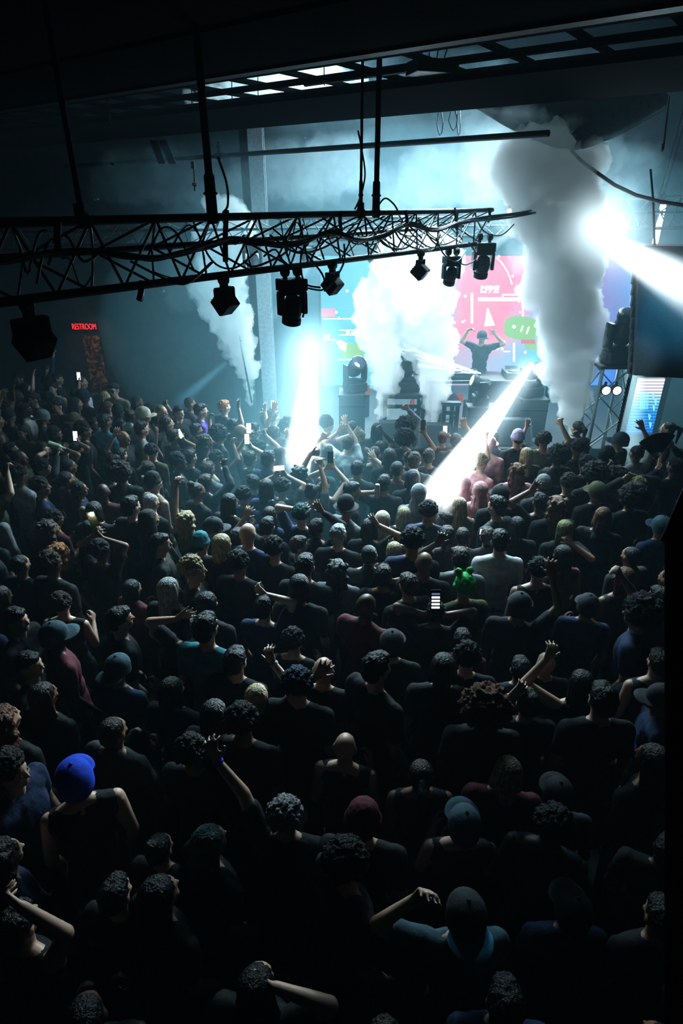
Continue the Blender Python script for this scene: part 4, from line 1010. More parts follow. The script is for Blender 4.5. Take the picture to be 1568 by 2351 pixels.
put(583, 985, 'short', 'black', T, 'charcoal', 'light', 'person right under the steel column with one flat hand up', hands={'R': (610, 930, .1, .1)}, h=1.72)
put(536, 975, 'short', 'black', T, 'charcoal', 'mid', 'person with a tall arm and spread fingers in front of the pale smoke jet', hands={'R': (547, 915, .1, .05)}, h=1.78)
put(643, 1040, 'long', 'brown', T, 'navy', 'light', 'person with a small hand up at the dark side of the vertical spotlight', hands={'R': (663, 988, .1, .3)}, h=1.62)
put(575, 1052, 'short', 'brown', T, 'black', 'light', 'person holding up two lit phones below the pale smoke jet', hands={'L': (568, 985, .1, .8), 'R': (573, 1008, .05, .8)}, phones=(('L', 'on', 'glowing phone held highest below the pale smoke jet'), ('R', 'on', 'glowing phone held just under another below the pale smoke jet')), h=1.7)
put(648, 1118, 'curly', 'black', T, 'black', 'light', 'person filming with a bright sideways phone held in both hands left of the spotlight foot', hands={'L': (632, 1072, .1, .9), 'R': (652, 1072, .1, .9)}, phones=(('L', 'on', 'white glowing phone held sideways in two hands at the foot of the vertical spotlight', (0, 1.57, 0)),), h=1.68)
put(692, 1180, 'curly', 'teal', T, 'navy', 'light', 'green-lit curly head with the forearm folded over it', hands={'L': (694, 1152, -.05, .8, dict(d=(.9, .1, .1), pole=(-1, 0, .6)))}, h=1.7)
put(726, 1210, 'short', 'black', LS, 'black', 'tan', 'person with a long dark sleeve held straight up in mid crowd', hands={'R': (736, 1152, -.05, .3)}, h=1.7)
put(848, 1210, 'bob', 'black', T, 'black', 'tan', 'dark-bobbed person pressing a hand on the back of the head, long lit forearm', hands={'R': (863, 1185, -.15, .3)}, h=1.7)
put(905, 1262, 'long', 'blond', TK, 'black', 'light', 'fair person with a pinkish lit hand lifted before the face', hands={'R': (907, 1232, .1, .7)}, h=1.6)
put(1026, 1228, 'short', 'black', T, 'charcoal', 'dark', 'person with a dark clenched hand on a straight raised arm', hands={'L': (1008, 1240, -.45, .9)}, h=1.74)
put(606, 1392, 'short', 'black', T, 'navy', 'light', 'person in deep blue light with four pale fingers bent over a lifted hand', hands={'R': (598, 1338, .0, .7)}, h=1.7)
put(614, 1206, 'short', 'black', T, 'black', 'light', 'person swinging one open hand out over the blue-lit heads', hands={'L': (552, 1168, .1, .4)}, h=1.68)
put(430, 1190, 'wavy', 'blond', TK, 'black', 'light', 'person with warm-lit blond waves dancing with one bent hand up', hands={'L': (404, 1080, .1, .6)}, h=1.66)
put(436, 1048, 'short', 'black', T, 'black', 'light', 'person stretching one thin arm out sideways across the dim side of the crowd', hands={'R': (482, 1068, .0, .4)}, h=1.7)
put(398, 1000, 'short', 'black', T, 'black', 'tan', 'person holding a tilted white phone in front under the blue beam', hands={'R': (430, 996, .05, .9)}, phones=(('R', 'on', 'tilted white phone under the narrow blue beam', (0, -.5, 0)),), h=1.7)
put(230, 1262, 'curly', 'black', T, 'black', 'tan', 'person in the darkest side of the crowd holding up a phone with its lamp on', hands={'L': (214, 1206, .1, .8), 'R': (228, 1212, .1, .8)}, h=1.7)
put(430, 1440, 'short', 'black', T, 'black', 'light', 'person with three pale fingertips catching the light on a tall hand', hands={'L': (410, 1398, -.1, .15)}, h=1.72)
put(590, 1598, 'bob', 'blond', T, 'black', 'light', 'pale blond bob lit on one side, raising a thin arm with bracelet and curled fingers', hands={'R': (624, 1488, .0, .8)}, extra=('bandR',), h=1.66)
put(742, 1536, 'bald', 'blond', T, 'black', 'light', 'person with a pale smooth head and a hand raised before it', hands={'L': (735, 1545, -.4, .5)}, h=1.74)
put(656, 1868, 'curly', 'grey', T, 'black', 'light', 'person with dim grey curls, long bare arm curving up to a loose hand, blue wristband', hands={'L': (466, 1690, .0, .5, dict(pole=(.6, .2, .6), d=(-.35, .1, .9)))}, extra=('bandL_blue',), h=1.72)
put(440, 1722, 'curly', 'black', T, 'black', 'tan', 'dim curly head just ahead of the long bare arm', h=1.7)
put(1240, 1150, 'short', 'black', T, 'black', 'tan', 'person at the stage tower side with a bare forearm up and fingers spread', hands={'L': (1222, 1105, -.1, .15)}, h=1.72)
put(1296, 1212, 'long', 'olive', T, 'black', 'light', 'person with long greenish hair and a crooked arm beside it', hands={'R': (1308, 1245, -.2, .8)}, h=1.7)
put(1408, 1098, 'afro', 'black', T, 'black', 'tan', 'person below the truss tower flicking one bent hand up', hands={'L': (1396, 1056, .05, .5)}, h=1.72)
put(1462, 1118, 'curly', 'olive', LS, 'charcoal', 'light', 'person with tangled yellowish curls making a flat hand shape with both arms', hands={'L': (1430, 1078, .0, .1, dict(d=(.9, .2, .1))), 'R': (1462, 1076, .0, .1, dict(d=(-.9, .2, .1)))}, h=1.68)
put(1550, 1068, 'short', 'black', LS, 'navy', 'light', 'person at the far edge holding up a black folding fan and one clawed hand', hands={'L': (1508, 1062, .0, 1.1), 'R': (1541, 1008, .05, .8)}, h=1.75)
put(1212, 1612, 'short', 'black', T, 'black', 'light', 'person in the dark near half with one slim hand lifted beside the golden afro', hands={'L': (1180, 1572, -.1, .4)}, h=1.68)
put(1334, 1566, 'long', 'black', TK, 'black', 'light', 'person in the dark near half with a thin diagonal arm and pale fingertips', hands={'L': (1250, 1480, .0, .8)}, h=1.7)
put(40, 2120, 'short', 'black', TK, 'black', 'light', 'person at the bottom corner with a bare greenish-lit arm folded onto the head', hands={'R': (28, 2045, -.2, .9, dict(pole=(1, .2, .1), d=(-.9, .1, .1)))}, h=1.72)
put(590, 2262, 'long', 'black', T, 'black', 'light', 'person at the bottom edge touching the head with splayed pale fingers', hands={'R': (614, 2232, -.1, .5, dict(pole=(1, 0, 0), d=(-.6, .1, -.3)))}, h=1.7)
put(98, 1030, 'long', 'brown', T, 'black', 'light', 'person by the side wall tipping the head back to drink from a pale bottle', hands={'R': (120, 1022, .05, 1.1)}, h=1.66, yaw=-1.2)
put(140, 1040, 'short', 'black', T, 'black', 'mid', 'person by the side wall with a pale fist raised next to the drinker', hands={'R': (152, 1014, .05, 1.3)}, h=1.7)
put(176, 1030, 'short', 'black', T, 'black', 'mid', 'person by the side wall holding a narrow lit phone straight up', hands={'R': (179, 1000, .05, .9)}, phones=(('R', 'on', 'narrow lit phone held up by the side wall below the poster'),), h=1.66)
put(176, 905, 'short', 'black', T, 'black', 'tan', 'person under the red sign reaching a small lit phone up high', hands={'R': (182, 866, .1, .9)}, phones=(('R', 'on', 'tiny lit phone held up under the red restroom sign'),), h=1.7)
put(262, 1060, 'short', 'black', T, 'black', 'mid', 'person by the side wall with one bare arm hanging out straight', hands={'R': (266, 1100, -.1, .5)}, h=1.7, yaw=-.6)
put(1120, 1230, 'short', 'brown', LS, 'charcoal', 'light', 'hooded person holding a small sideways phone in front of the pink headscarf', hands={'R': (1112, 1222, .3, .9)}, phones=(('R', 'on', 'small sideways phone screen in front of the pink headscarf', (0, 1.57, 0)),), h=1.7)
put(1000, 1402, 'short', 'black', T, 'black', 'tan', 'person in the dark beside the green hat reading a phone at chest height', hands={'L': (985, 1384, .05, .8), 'R': (1014, 1384, .05, .8)}, h=1.66)
put(880, 1320, 'short', 'black', T, 'black', 'tan', 'person below mid crowd looking at a dim phone held low', hands={'R': (893, 1308, .1, .9)}, phones=(('R', 'dim', 'dim phone held low behind the shaved head in mid crowd', (0, -.2, 0)),), h=1.7)
put(628, 955, 'short', 'black', T, 'charcoal', 'light', 'distant person at the steel column holding up a white screen', hands={'L': (622, 926, .1, .8)}, phones=(('L', 'on', 'white phone screen held up right beside the steel column'),), h=1.7)
put(1016, 1004, 'short', 'auburn', T, 'maroon', 'light', 'person in red by the second smoke jet filming with a small bright phone', hands={'R': (1030, 986, .1, .9)}, phones=(('R', 'on', 'small bright phone filming beside the slanting beam'),), h=1.68)
# loose held things
p = dp(866, 1128, depth_of(stand(882, 1108, 1.74) + V((0, 0, 1.66))) - .12)
cn = empty('drink_can', p, 'slim white drink can held up in a fist in mid crowd', 'can')
obj('can_body', MB().lathe((0, 0, -.08), (0, 0, .08), [(0, .022), (.06, .029), (.9, .029), (1, .024)], 16), surf('white_can', (.7, .72, .74), .35, .3, 0, 10, .1), cn)
obj('lid', MB().cyl((0, 0, .08), (0, 0, .084), .024, n=14), M['steel'], cn)
p = dp(130, 1024, depth_of(stand(98, 1030, 1.66) + V((0, 0, 1.6))) - .1)
bt = empty('bottle', p, 'pale bottle tipped sideways at the mouth of the drinker by the side wall', 'bottle'); bt.rotation_euler = (0, 2.0, .2)
M['pale_plastic'] = surf('pale_plastic', (.5, .6, .45), .35, 0, 0, 10, .1)
obj('bottle_body', MB().lathe((0, 0, -.11), (0, 0, .12), [(0, .03), (.05, .037), (.62, .037), (.78, .018), (1, .014)], 16), M['pale_plastic'], bt)
obj('cap', MB().cyl((0, 0, .12), (0, 0, .135), .016, n=12), M['black'], bt)
# phone with its lamp on
fp = dp(213, 1192, depth_of(stand(230, 1262, 1.7) + V((0, 0, 1.6))) - .05)
ph = phone(fp, 'phone with its yellow-white lamp shining toward the camera in the dark side crowd', 'none', (0, .15, math.pi + .1))
lampm = MB().ell((-.012, .012, .055), (.02, .012, .02), None, 14, 10).mesh('lamp', True); lampm.materials.append(M['flash'])
c = bpy.data.objects.new('lamp', lampm); COL.objects.link(c); c.parent = ph
LAMP = fp + V((0, -.06, .05))
pp_ = dp(1000, 1378, depth_of(stand(1000, 1402, 1.66) + V((0, 0, 1.6))) - .1)
ph = phone(pp_, 'phone with a list on its screen held in the dark beside the green knit hat', 'none', (-.35, 0, .0), None, 1.05)
for k in range(5):
    me = MB().box((0, -.0056, .045 - .024 * k), (.058, .001, .015)).mesh('list_row'); me.materials.append(M['phone_glow' if k else 'phone_dim']); c = bpy.data.objects.new('list_row', me); COL.objects.link(c); c.parent = ph
# folding fan
fn = dp(1508, 1056, depth_of(stand(1550, 1068, 1.75) + V((0, 0, 1.66))) - .05)
fan = empty('folding_fan', fn, 'open black folding fan held up at the far edge of the crowd', 'fan')
mb = MB(); nf = 14
for i in range(nf):
    a0, a1 = math.radians(65 + 75 * i / nf), math.radians(65 + 75 * (i + 1) / nf); am = (a0 + a1) / 2
    q = [V((math.cos(a) * r, z, math.sin(a) * r)) for r in (.1, .34) for a, z in ((a0, 0), (am, -.012), (a1, 0))]
    mb.add(q, [(0, 1, 4, 3), (1, 2, 5, 4)])
obj('leaf', mb, M['black_cloth'], fan)
for i in range(0, nf + 1, 2):
    a = math.radians(65 + 75 * i / nf); obj('rib', MB().cyl((0, .003, 0), (math.cos(a) * .33, .003, math.sin(a) * .33), .004, n=6), M['black'], fan)
# ---------------------------------------------------------------- other people one can pick out
P_ = put
P_(865, 985, 'long', 'black', T, 'charcoal', 'tan', 'person with a long dark mane right before the first white smoke jet', h=1.7)
P_(808, 980, 'short', 'black', T, 'charcoal', 'mid', 'short dark head left of the long dark mane near the stage', h=1.66)
P_(984, 1046, 'short', 'black', T, 'black', 'tan', 'short-haired person with bare shoulders near the slanting beam', h=1.74)
P_(951, 1056, 'short', 'brown', T, 'charcoal', 'light', 'brown-haired person beside the bare-shouldered one near the slanting beam', h=1.7)
P_(895, 1046, 'bob', 'black', T, 'black', 'tan', 'rounded dark bob between the can raiser and the stage', h=1.7)
P_(820, 1074, 'short', 'black', T, 'charcoal', 'mid', 'rounded short dark head behind the person with hand on the head', h=1.74)
P_(912, 1075, 'buzz', 'black', T, 'grey', 'tan', 'close-cropped man in a pale grey t-shirt in mid crowd', h=1.78)
P_(948, 1096, 'bob', 'black', T, 'black', 'tan', 'dark bob right next to the man in pale grey t-shirt', h=1.66)
P_(808, 1124, 'short', 'black', T, 'black', 'tan', 'dark-haired man in side profile looking across mid crowd', h=1.76, yaw=-1.1, extra=('eyes',))
P_(961, 1130, 'scarf', 'grey', T, 'grey', 'light', 'person in a pale grey hood under the slanting beam', h=1.68, capc='grey')
P_(796, 1160, 'hat', 'black', T, 'grey', 'tan', 'man in a dark wide-brimmed hat and grey t-shirt in mid crowd', h=1.78, yaw=-.6, capc='black')
P_(620, 1180, 'long', 'brown', T, 'navy', 'light', 'long brown hair beside the folded-arm green-lit head', h=1.66)
P_(645, 1166, 'bob', 'brown', T, 'black', 'light', 'brown bob just ahead of the long brown hair in blue light', h=1.64)
P_(878, 1192, 'scarf', 'black', T, 'black', 'dark', 'person in a shiny pale wrapped head covering in mid crowd', h=1.7, capc='cream')
P_(928, 1180, 'long', 'blond', TK, 'black', 'light', 'person with long straight blond hair lit by the slanting beam', h=1.66)
P_(983, 1172, 'curly', 'black', T, 'navy', 'tan', 'curly dark-haired man in navy at the foot of the slanting beam', h=1.78)
P_(1022, 1190, 'short', 'brown', TK, 'black', 'light', 'smiling pink-lit face turned toward the curly-haired man', h=1.62, yaw=1.3, extra=('eyes',))
P_(776, 1226, 'short', 'grey', T, 'black', 'light', 'fair short-haired head behind the long dark sleeve', h=1.72)
P_(948, 1240, 'curly', 'black', T, 'navy', 'tan', 'man with a curly top and faded sides behind the blond long hair', h=1.78)
P_(1062, 1230, 'short', 'black', T, 'charcoal', 'light', 'round short head next to the straight dark clenched arm', h=1.7)
P_(775, 1306, 'wavy', 'black', T, 'grey', 'light', 'big mass of wavy dark hair with white-lit strands, grey top', h=1.72)
P_(974, 1290, 'bald', 'black', T, 'black', 'tan', 'shaved head with a lit ear in mid crowd', h=1.76)
P_(938, 1340, 'short', 'brown', T, 'charcoal', 'light', 'brown-haired person behind the shaved head', h=1.74, yaw=.6)
P_(630, 1258, 'curly', 'black', T, 'black', 'light', 'spiky dark head in blue light ahead of the finger-lit hand', h=1.74)
P_(686, 1250, 'short', 'brown', T, 'black', 'light', 'short-haired person in glasses next to the spiky dark head', h=1.7, yaw=-.9, extra=('glasses', 'eyes'))
P_(544, 1232, 'short', 'black', T, 'navy', 'light', 'smooth dark head in blue light below the pale smoke jet', h=1.7)
P_(510, 1246, 'bob', 'blond', T, 'black', 'light', 'pale bob lit from above in the blue side of the crowd', h=1.66)
P_(568, 1222, 'bald', 'black', T, 'navy', 'light', 'shaved blue-lit head beside the smooth dark head', h=1.74)
P_(548, 1290, 'curly', 'black', T, 'black', 'tan', 'curly dark head with lit top behind the shaved blue-lit head', h=1.72)
P_(700, 1296, 'short', 'black', T, 'black', 'light', 'dark head between the spiky head and the big wavy hair', h=1.72)
P_(688, 1344, 'bob', 'black', T, 'black', 'light', 'dark bob with a bright clip of light behind the spiky head', h=1.74)
P_(580, 1106, 'short', 'black', T, 'navy', 'light', 'profile head with a pink-lit cheek in the blue haze', h=1.72, yaw=1.2)
P_(560, 1136, 'curly', 'black', T, 'navy', 'mid', 'curly head right behind the pink-lit profile in blue haze', h=1.74)
P_(613, 1118, 'bob', 'black', T, 'navy', 'light', 'dark bob beside the pink-lit profile in blue haze', h=1.66)
P_(616, 1052, 'short', 'black', LS, 'navy', 'mid', 'broad-shouldered person in navy hood below the raised fist', h=1.78)
P_(514, 932, 'short', 'ginger', T, 'charcoal', 'light', 'ginger-haired person standing tall below the pale smoke jet', h=1.8)
P_(370, 943, 'buzz', 'olive', TK, 'black', 'light', 'pale shaven man in profile with bare shoulder under the blue beam', h=1.8, yaw=-1.0, extra=('eyes',))
P_(330, 950, 'cap', 'black', T, 'black', 'light', 'person in a pale cap beside the pale shaven profile', h=1.76, capc='cream', yaw=-.4)
P_(410, 945, 'short', 'black', T, 'black', 'light', 'dark-haired person with a lit face in the blue beam', h=1.76, yaw=-1.2, extra=('eyes',))
P_(460, 940, 'short', 'black', T, 'purple', 'light', 'dark-haired person in a purple-blue shirt near the ginger head', h=1.8, yaw=-.4)
P_(436, 925, 'buzz', 'black', T, 'charcoal', 'tan', 'distant dark head in the narrow blue beam', h=1.7)
P_(262, 893, 'short', 'black', T, 'tan', 'light', 'man in tan jacket and sunglasses facing the room under the poster', h=1.82, face=math.pi - .3, extra=('eyes', 'sunglasses'))
P_(218, 972, 'long', 'brown', T, 'black', 'light', 'woman with a red headband and long hair by the side wall', h=1.68, yaw=-1.2, extra=('eyes', 'headband'))
P_(240, 966, 'short', 'black', T, 'sky', 'tan', 'person in a bright sky-blue shirt by the side wall', h=1.76, yaw=.3)
P_(282, 1003, 'bald', 'black', T, 'black', 'tan', 'bald man leaning his head by the side wall', h=1.76, yaw=-1.0, extra=('eyes',))
P_(54, 990, 'long', 'brown', T, 'olive', 'light', 'long-haired person facing the camera by the side wall in olive', h=1.68, face=math.pi - .4, extra=('eyes',))
P_(45, 868, 'short', 'black', T, 'black', 'tan', 'dim face by the side wall near the hanging black lamp', h=1.74, face=math.pi - .5, extra=('eyes',))
P_(78, 915, 'short', 'brown', T, 'olive', 'light', 'dim short-haired person in olive under the hanging black lamp', h=1.7, face=math.pi - .8, extra=('eyes',))
P_(122, 890, 'long', 'black', TK, 'grey', 'light', 'dim long-haired person in grey tank under the red sign', h=1.66, face=math.pi - .2, extra=('eyes',))
P_(132, 930, 'short', 'black', T, 'maroon', 'light', 'dim person in maroon below the red sign', h=1.72, face=math.pi - .5, extra=('eyes',))
P_(168, 962, 'cap', 'black', T, 'navy', 'light', 'person in a green cap near the sky-blue shirt', h=1.7, capc='olive', face=math.pi - .3)
P_(96, 955, 'cap', 'black', T, 'charcoal', 'mid', 'person in a pale backwards cap by the side wall', h=1.7, capc='grey', capyaw=math.pi)
P_(112, 1212, 'wavy', 'brown', T, 'black', 'tan', 'big head of brown curls deep in the dark side of the crowd', h=1.74)
P_(138, 1266, 'wavy', 'ginger', T, 'black', 'light', 'orange-lit long hair behind the big brown curls', h=1.66)  # orange light put into the ginger hair colour
P_(444, 1306, 'curly', 'blond', T, 'black', 'light', 'pale curly-topped head in profile on the dim side', h=1.76, yaw=-.9, extra=('eyes',))
P_(388, 1350, 'long', 'grey', T, 'black', 'light', 'long pale strands of hair behind the pale curly-topped head', h=1.66)
P_(368, 1244, 'short', 'black', T, 'black', 'light', 'dark profile behind the phone lamp in the dim side', h=1.72, yaw=-.9)
P_(492, 1208, 'cap', 'black', T, 'black', 'light', 'person in glasses and dark cap in blue-lit profile', h=1.7, yaw=-1.0, capc='charcoal', extra=('glasses', 'eyes'))
P_(462, 1244, 'beanie', 'black', T, 'black', 'light', 'person in a teal beanie in the blue-lit side crowd', h=1.68, capc='teal')
P_(346, 1150, 'buzz', 'grey', T, 'black', 'light', 'small pale cropped head in the dim side of the crowd', h=1.72)
P_(300, 1160, 'short', 'black', T, 'black', 'light', 'dim lit crown next to the small pale cropped head', h=1.7)
P_(472, 1438, 'short', 'black', T, 'teal', 'light', 'person in teal t-shirt with white-lit short hair in the near dark', h=1.78)
P_(540, 1514, 'short', 'black', T, 'black', 'light', 'dark head behind the teal t-shirt with a lit edge', h=1.74)
P_(476, 1384, 'bob', 'black', T, 'black', 'light', 'dark bob directly ahead of the teal t-shirt', h=1.7)
P_(492, 1636, 'bob', 'black', T, 'black', 'light', 'dark parted hair with two lit sides in the near dark', h=1.62)
P_(556, 1652, 'curly', 'black', T, 'black', 'tan', 'dark curls with blue glints between the parted hair and bracelet arm', h=1.7)
P_(684, 1566, 'curly', 'blue', T, 'black', 'light', 'person with a blue-lit shock of hair beside the pale smooth head', h=1.7)
P_(395, 1582, 'bob', 'black', T, 'black', 'light', 'rounded dark bob with a thin lit rim in the near dark', h=1.68)
P_(100, 1594, 'long', 'brown', T, 'black', 'tan', 'long brown hair deep in the near dark by the side', h=1.68)
P_(66, 1522, 'short', 'black', T, 'black', 'light', 'faint profile ahead of the long brown hair in the near dark', h=1.7, yaw=-1.2)
P_(36, 1420, 'short', 'black', T, 'black', 'light', 'faint head at the dark edge of the floor', h=1.72, yaw=-1.2)
P_(8, 1650, 'wavy', 'auburn', T, 'black', 'light', 'purple-lit strands of hair cut by the picture edge', h=1.66)
P_(22, 1765, 'curly', 'brown', T, 'navy', 'light', 'man with curly top in clear side profile at the dark edge', h=1.8, yaw=-1.35, extra=('eyes',))
P_(172, 1785, 'cap', 'black', TK, 'black', 'light', 'man in a bright blue trucker cap near the balcony', h=1.84, capc='blue', face=.45)
P_(834, 1880, 'beanie', 'black', T, 'black', 'light', 'person in a maroon beanie low in the near dark', h=1.7, capc='maroon')
P_(800, 1975, 'curly', 'black', T, 'charcoal', 'light', 'dark curly head in profile behind the maroon beanie', h=1.72, yaw=-.9)
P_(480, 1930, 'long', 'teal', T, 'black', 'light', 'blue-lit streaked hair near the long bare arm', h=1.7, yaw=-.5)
P_(366, 1945, 'bun', 'black', T, 'black', 'light', 'small blue-lit tuft of hair between the cap and the streaked hair', h=1.62)
P_(365, 2052, 'long', 'black', T, 'black', 'light', 'dark hair with a greenish lit parting below the balcony', h=1.68, yaw=-.4)
P_(264, 2050, 'short', 'black', T, 'black', 'light', 'dark head with a faint blue crown below the balcony', h=1.72)
P_(1072, 2108, 'cap', 'black', T, 'slate', 'light', 'person in a lit-brimmed cap facing the camera below the balcony with one arm raised', h=1.76, capc='charcoal', brimc='sky', face=math.pi + .05, extra=('eyes',), hands={'R': (942, 2024, -.05, .8, dict(pole=(.6, 0, -.5)))})  # blue light on the brim put into its cloth colour
P_(1160, 2300, 'short', 'black', T, 'navy', 'light', 'person with a faint blue shoulder at the bottom edge', h=1.68)
P_(864, 1530, 'short', 'black', T, 'black', 'light', 'man with blue-tinged hair in profile in the near dark', h=1.78, yaw=-.7)
P_(1072, 1506, 'curly', 'black', T, 'black', 'light', 'dark curly head with a lit rim ahead of the golden afro', h=1.74)
P_(1195, 1534, 'short', 'black', T, 'black', 'light', 'dark round head with a thin blue rim in the near dark', h=1.72)
P_(1254, 1520, 'bald', 'black', T, 'black', 'light', 'smooth head beside the thin-blue-rimmed one', h=1.68)
P_(1018, 1528, 'bob', 'black', T, 'black', 'light', 'dark bob beside the dark curly head with lit rim', h=1.7)
P_(900, 1474, 'cap', 'black', T, 'black', 'light', 'person in a dark cap with a lit brim line in the near dark', h=1.72, capc='charcoal')
P_(1114, 1622, 'afro', 'auburn', T, 'charcoal', 'tan', 'big golden-rimmed afro and wide shoulders in the near dark', h=1.8)
P_(1352, 1500, 'dreads', 'olive', T, 'black', 'tan', 'person swinging long pale green locks in the dark far side', h=1.7, lean=(.1, .35))
P_(1384, 1604, 'short', 'black', T, 'black', 'light', 'dark head with faint crown in the dark far side', h=1.72)
P_(1188, 1004, 'beanie', 'black', T, 'charcoal', 'light', 'person in a big lilac knit beanie near the stage steps', h=1.76, capc='lilac')
P_(1208, 1042, 'long', 'blond', T, 'black', 'light', 'dim blond long hair behind the lilac beanie', h=1.7)
P_(1185, 1080, 'wavy', 'auburn', T, 'pink', 'light', 'person with long auburn waves and a bare back', h=1.72)
P_(1104, 1060, 'curly', 'blond', T, 'pink', 'light', 'blond curls in profile beside the slanting beam', h=1.7, yaw=-.9)
P_(1124, 1018, 'cap', 'white', T, 'pink', 'light', 'person in a pale cap washed out by the slanting beam', h=1.7, capc='pink', yaw=-.6)
P_(1102, 1124, 'scarf', 'black', T, 'pink', 'light', 'person wrapped in a soft pink headscarf', h=1.7, capc='pink')
P_(1064, 1112, 'scarf', 'black', T, 'cream', 'light', 'person in a pale scarf between the beam and the pink headscarf', h=1.68, capc='pink')  # pink cloth here also carries the warm light on this group
P_(1055, 1158, 'long', 'blond', TK, 'tan', 'light', 'straight blond hair down a bare back near the pink headscarf', h=1.66)
P_(1148, 1134, 'cap', 'black', T, 'black', 'tan', 'man in a black cap behind the pink headscarf', h=1.76, capc='black')
P_(1142, 1160, 'short', 'black', T, 'charcoal', 'light', 'dark-haired man with lit jaw near the black cap', h=1.74, yaw=.7)
P_(1058, 1280, 'short', 'brown', T, 'grey', 'light', 'short-haired person in grey ahead of the green knit hat', h=1.76)
P_(1066, 1344, 'bumphat', 'black', T, 'olive', 'light', 'person in a fuzzy green knit hat with two round bumps', h=1.7, capc='green', yaw=.3)
P_(1148, 1240, 'short', 'black', T, 'white', 'light', 'dark-haired person in a pale collared top near the small sideways phone', h=1.74)
P_(1186, 1206, 'bob', 'black', T, 'black', 'light', 'dark bob beside the spread-finger forearm', h=1.7)
P_(1236, 1306, 'curly', 'black', TK, 'black', 'light', 'dark curly head with bare lit shoulders', h=1.76)
P_(1326, 1026, 'curly', 'black', T, 'charcoal', 'tan', 'dark curly head at the foot of the grey smoke column', h=1.8)
P_(1280, 1046, 'afro', 'black', T, 'black', 'tan', 'round afro beside the foot of the grey smoke column', h=1.7)
P_(1345, 1064, 'curly', 'black', T, 'black', 'mid', 'dark curls right behind the foot of the grey smoke column', h=1.72)
P_(1394, 1042, 'cap', 'black', T, 'black', 'light', 'person in a sideways dark cap before the truss tower', h=1.74, capc='black', yaw=-1.2)
P_(1304, 1108, 'curly', 'brown', T, 'black', 'light', 'brown curly hair in mid far side of the crowd', h=1.74)
P_(1362, 1088, 'afro', 'black', T, 'black', 'tan', 'wide dark hair between the tower and the brown curls', h=1.7)
P_(1246, 1112, 'beanie', 'black', T, 'charcoal', 'light', 'person in a grey-green ribbed beanie behind the spread-finger forearm', h=1.72, capc='grey')
P_(1258, 1090, 'short', 'black', T, 'black', 'light', 'short head just ahead of the ribbed beanie', h=1.66)
P_(1370, 1126, 'cap', 'black', T, 'black', 'light', 'person in a pale olive cap on the far side', h=1.7, capc='olive')
P_(1276, 1158, 'wavy', 'auburn', T, 'black', 'light', 'reddish wavy hair on the far side of the crowd', h=1.68)
P_(1484, 1126, 'wavy', 'olive', T, 'black', 'light', 'yellow-lit loose hair near the folding fan', h=1.66)
P_(1518, 1206, 'cap', 'black', T, 'navy', 'light', 'person in a grey-blue cap beside the parapet handrail', h=1.74, capc='slate')
P_(1450, 1140, 'afro', 'black', T, 'black', 'tan', 'huge dark hair mass behind the yellowish curls', h=1.72)
N_NAMED = len(PLACED)
# ---------------------------------------------------------------- the rest of the packed floor
marks = [((o.location.x, o.location.y), o) for o in bpy.data.objects if o.get('category') == 'person' and o.location.z < .1]
short_name = {}
HN = {'short': 'short-haired', 'buzz': 'crop-headed', 'curly': 'curly-haired', 'long': 'long-haired', 'bob': 'bob-haired', 'wavy': 'wavy-haired', 'bun': 'top-knotted', 'ponytail': 'ponytailed', 'cap': 'cap-wearing', 'bald': 'bald', 'beanie': 'beanie-wearing', 'dreads': 'loc-haired', 'afro': 'afro-haired'}
landmarks = [('the blue trucker cap', 172, 1785), ('the green knit hat', 1066, 1344), ('the phone lamp', 230, 1262), ('the lilac beanie', 1188, 1004), ('the pink headscarf', 1102, 1124), ('the teal t-shirt', 472, 1438), ('the maroon beanie', 834, 1880), ('the golden afro', 1114, 1622),
             ('the ginger head', 514, 932), ('the swan-armed dancer', 690, 1085), ('the long bare arm', 520, 1750), ('the folding fan', 1550, 1068), ('the big wavy hair', 775, 1306), ('the steel column', 600, 940), ('the shaved head', 974, 1290), ('the sky-blue shirt', 240, 966), ('the drinker', 98, 1030),
             ('the pale smooth head', 742, 1536), ('the swinging pale locks', 1352, 1500), ('the lit-brimmed cap', 1072, 2112), ('the bottom-corner arm', 40, 2120), ('the grey-blue cap', 1518, 1206), ('the big brown curls', 112, 1212), ('the slanting beam foot', 1000, 1160), ('the curly profile', 22, 1765), ('the bracelet arm', 622, 1560), ('the bare lit shoulders', 1236, 1306), ('the red sign', 180, 900), ('the grey smoke foot', 1315, 1010), ('the splayed fingers', 590, 2262)]
lm = [(n_, stand(x, y, 1.72)) for n_, x, y in landmarks]
used = {}
def fill_label(g, hk, style, cloth):
    best = sorted(lm, key=lambda q: (q[1].x - g.x) ** 2 + (q[1].y - g.y) ** 2)
    for n_, q in best[:4]:
        dx, dy = g.x - q.x, g.y - q.y; dist = math.hypot(dx, dy)
        rel_ = ('just ' if dist < .8 else ('some heads ' if dist < 2.0 else 'well ')) + (('ahead of' if dy > 0 else 'behind') if abs(dy) > abs(dx) else ('right of' if dx > 0 else 'left of'))
        gar = {'tee': 't-shirt', 'long': 'hooded top', 'tank': 'tank top'}[style]
        lab = '%s person in %s %s %s %s' % (HN[hk], cloth, gar, rel_, n_)
        if lab not in used: used[lab] = 1; return lab, None
    return lab, lab
rr = random.Random(11)
def visible(g, hgt):
    v = V((g.x, g.y, hgt * .95)); b = g.y * CP - 0; dpt = depth_of(v)
    if dpt < .6: return False
    x = CX + FOC * v.x / dpt; yup = (v.y * SP + (v.z - HC) * CP) / dpt; y = CY - FOC * yup
    return -45 < x < 1530 and 820 < y < 2400
cand = 0; added = 0; tot_target = 296
pts_all = [(x, y) for x, y, _ in PLACED]
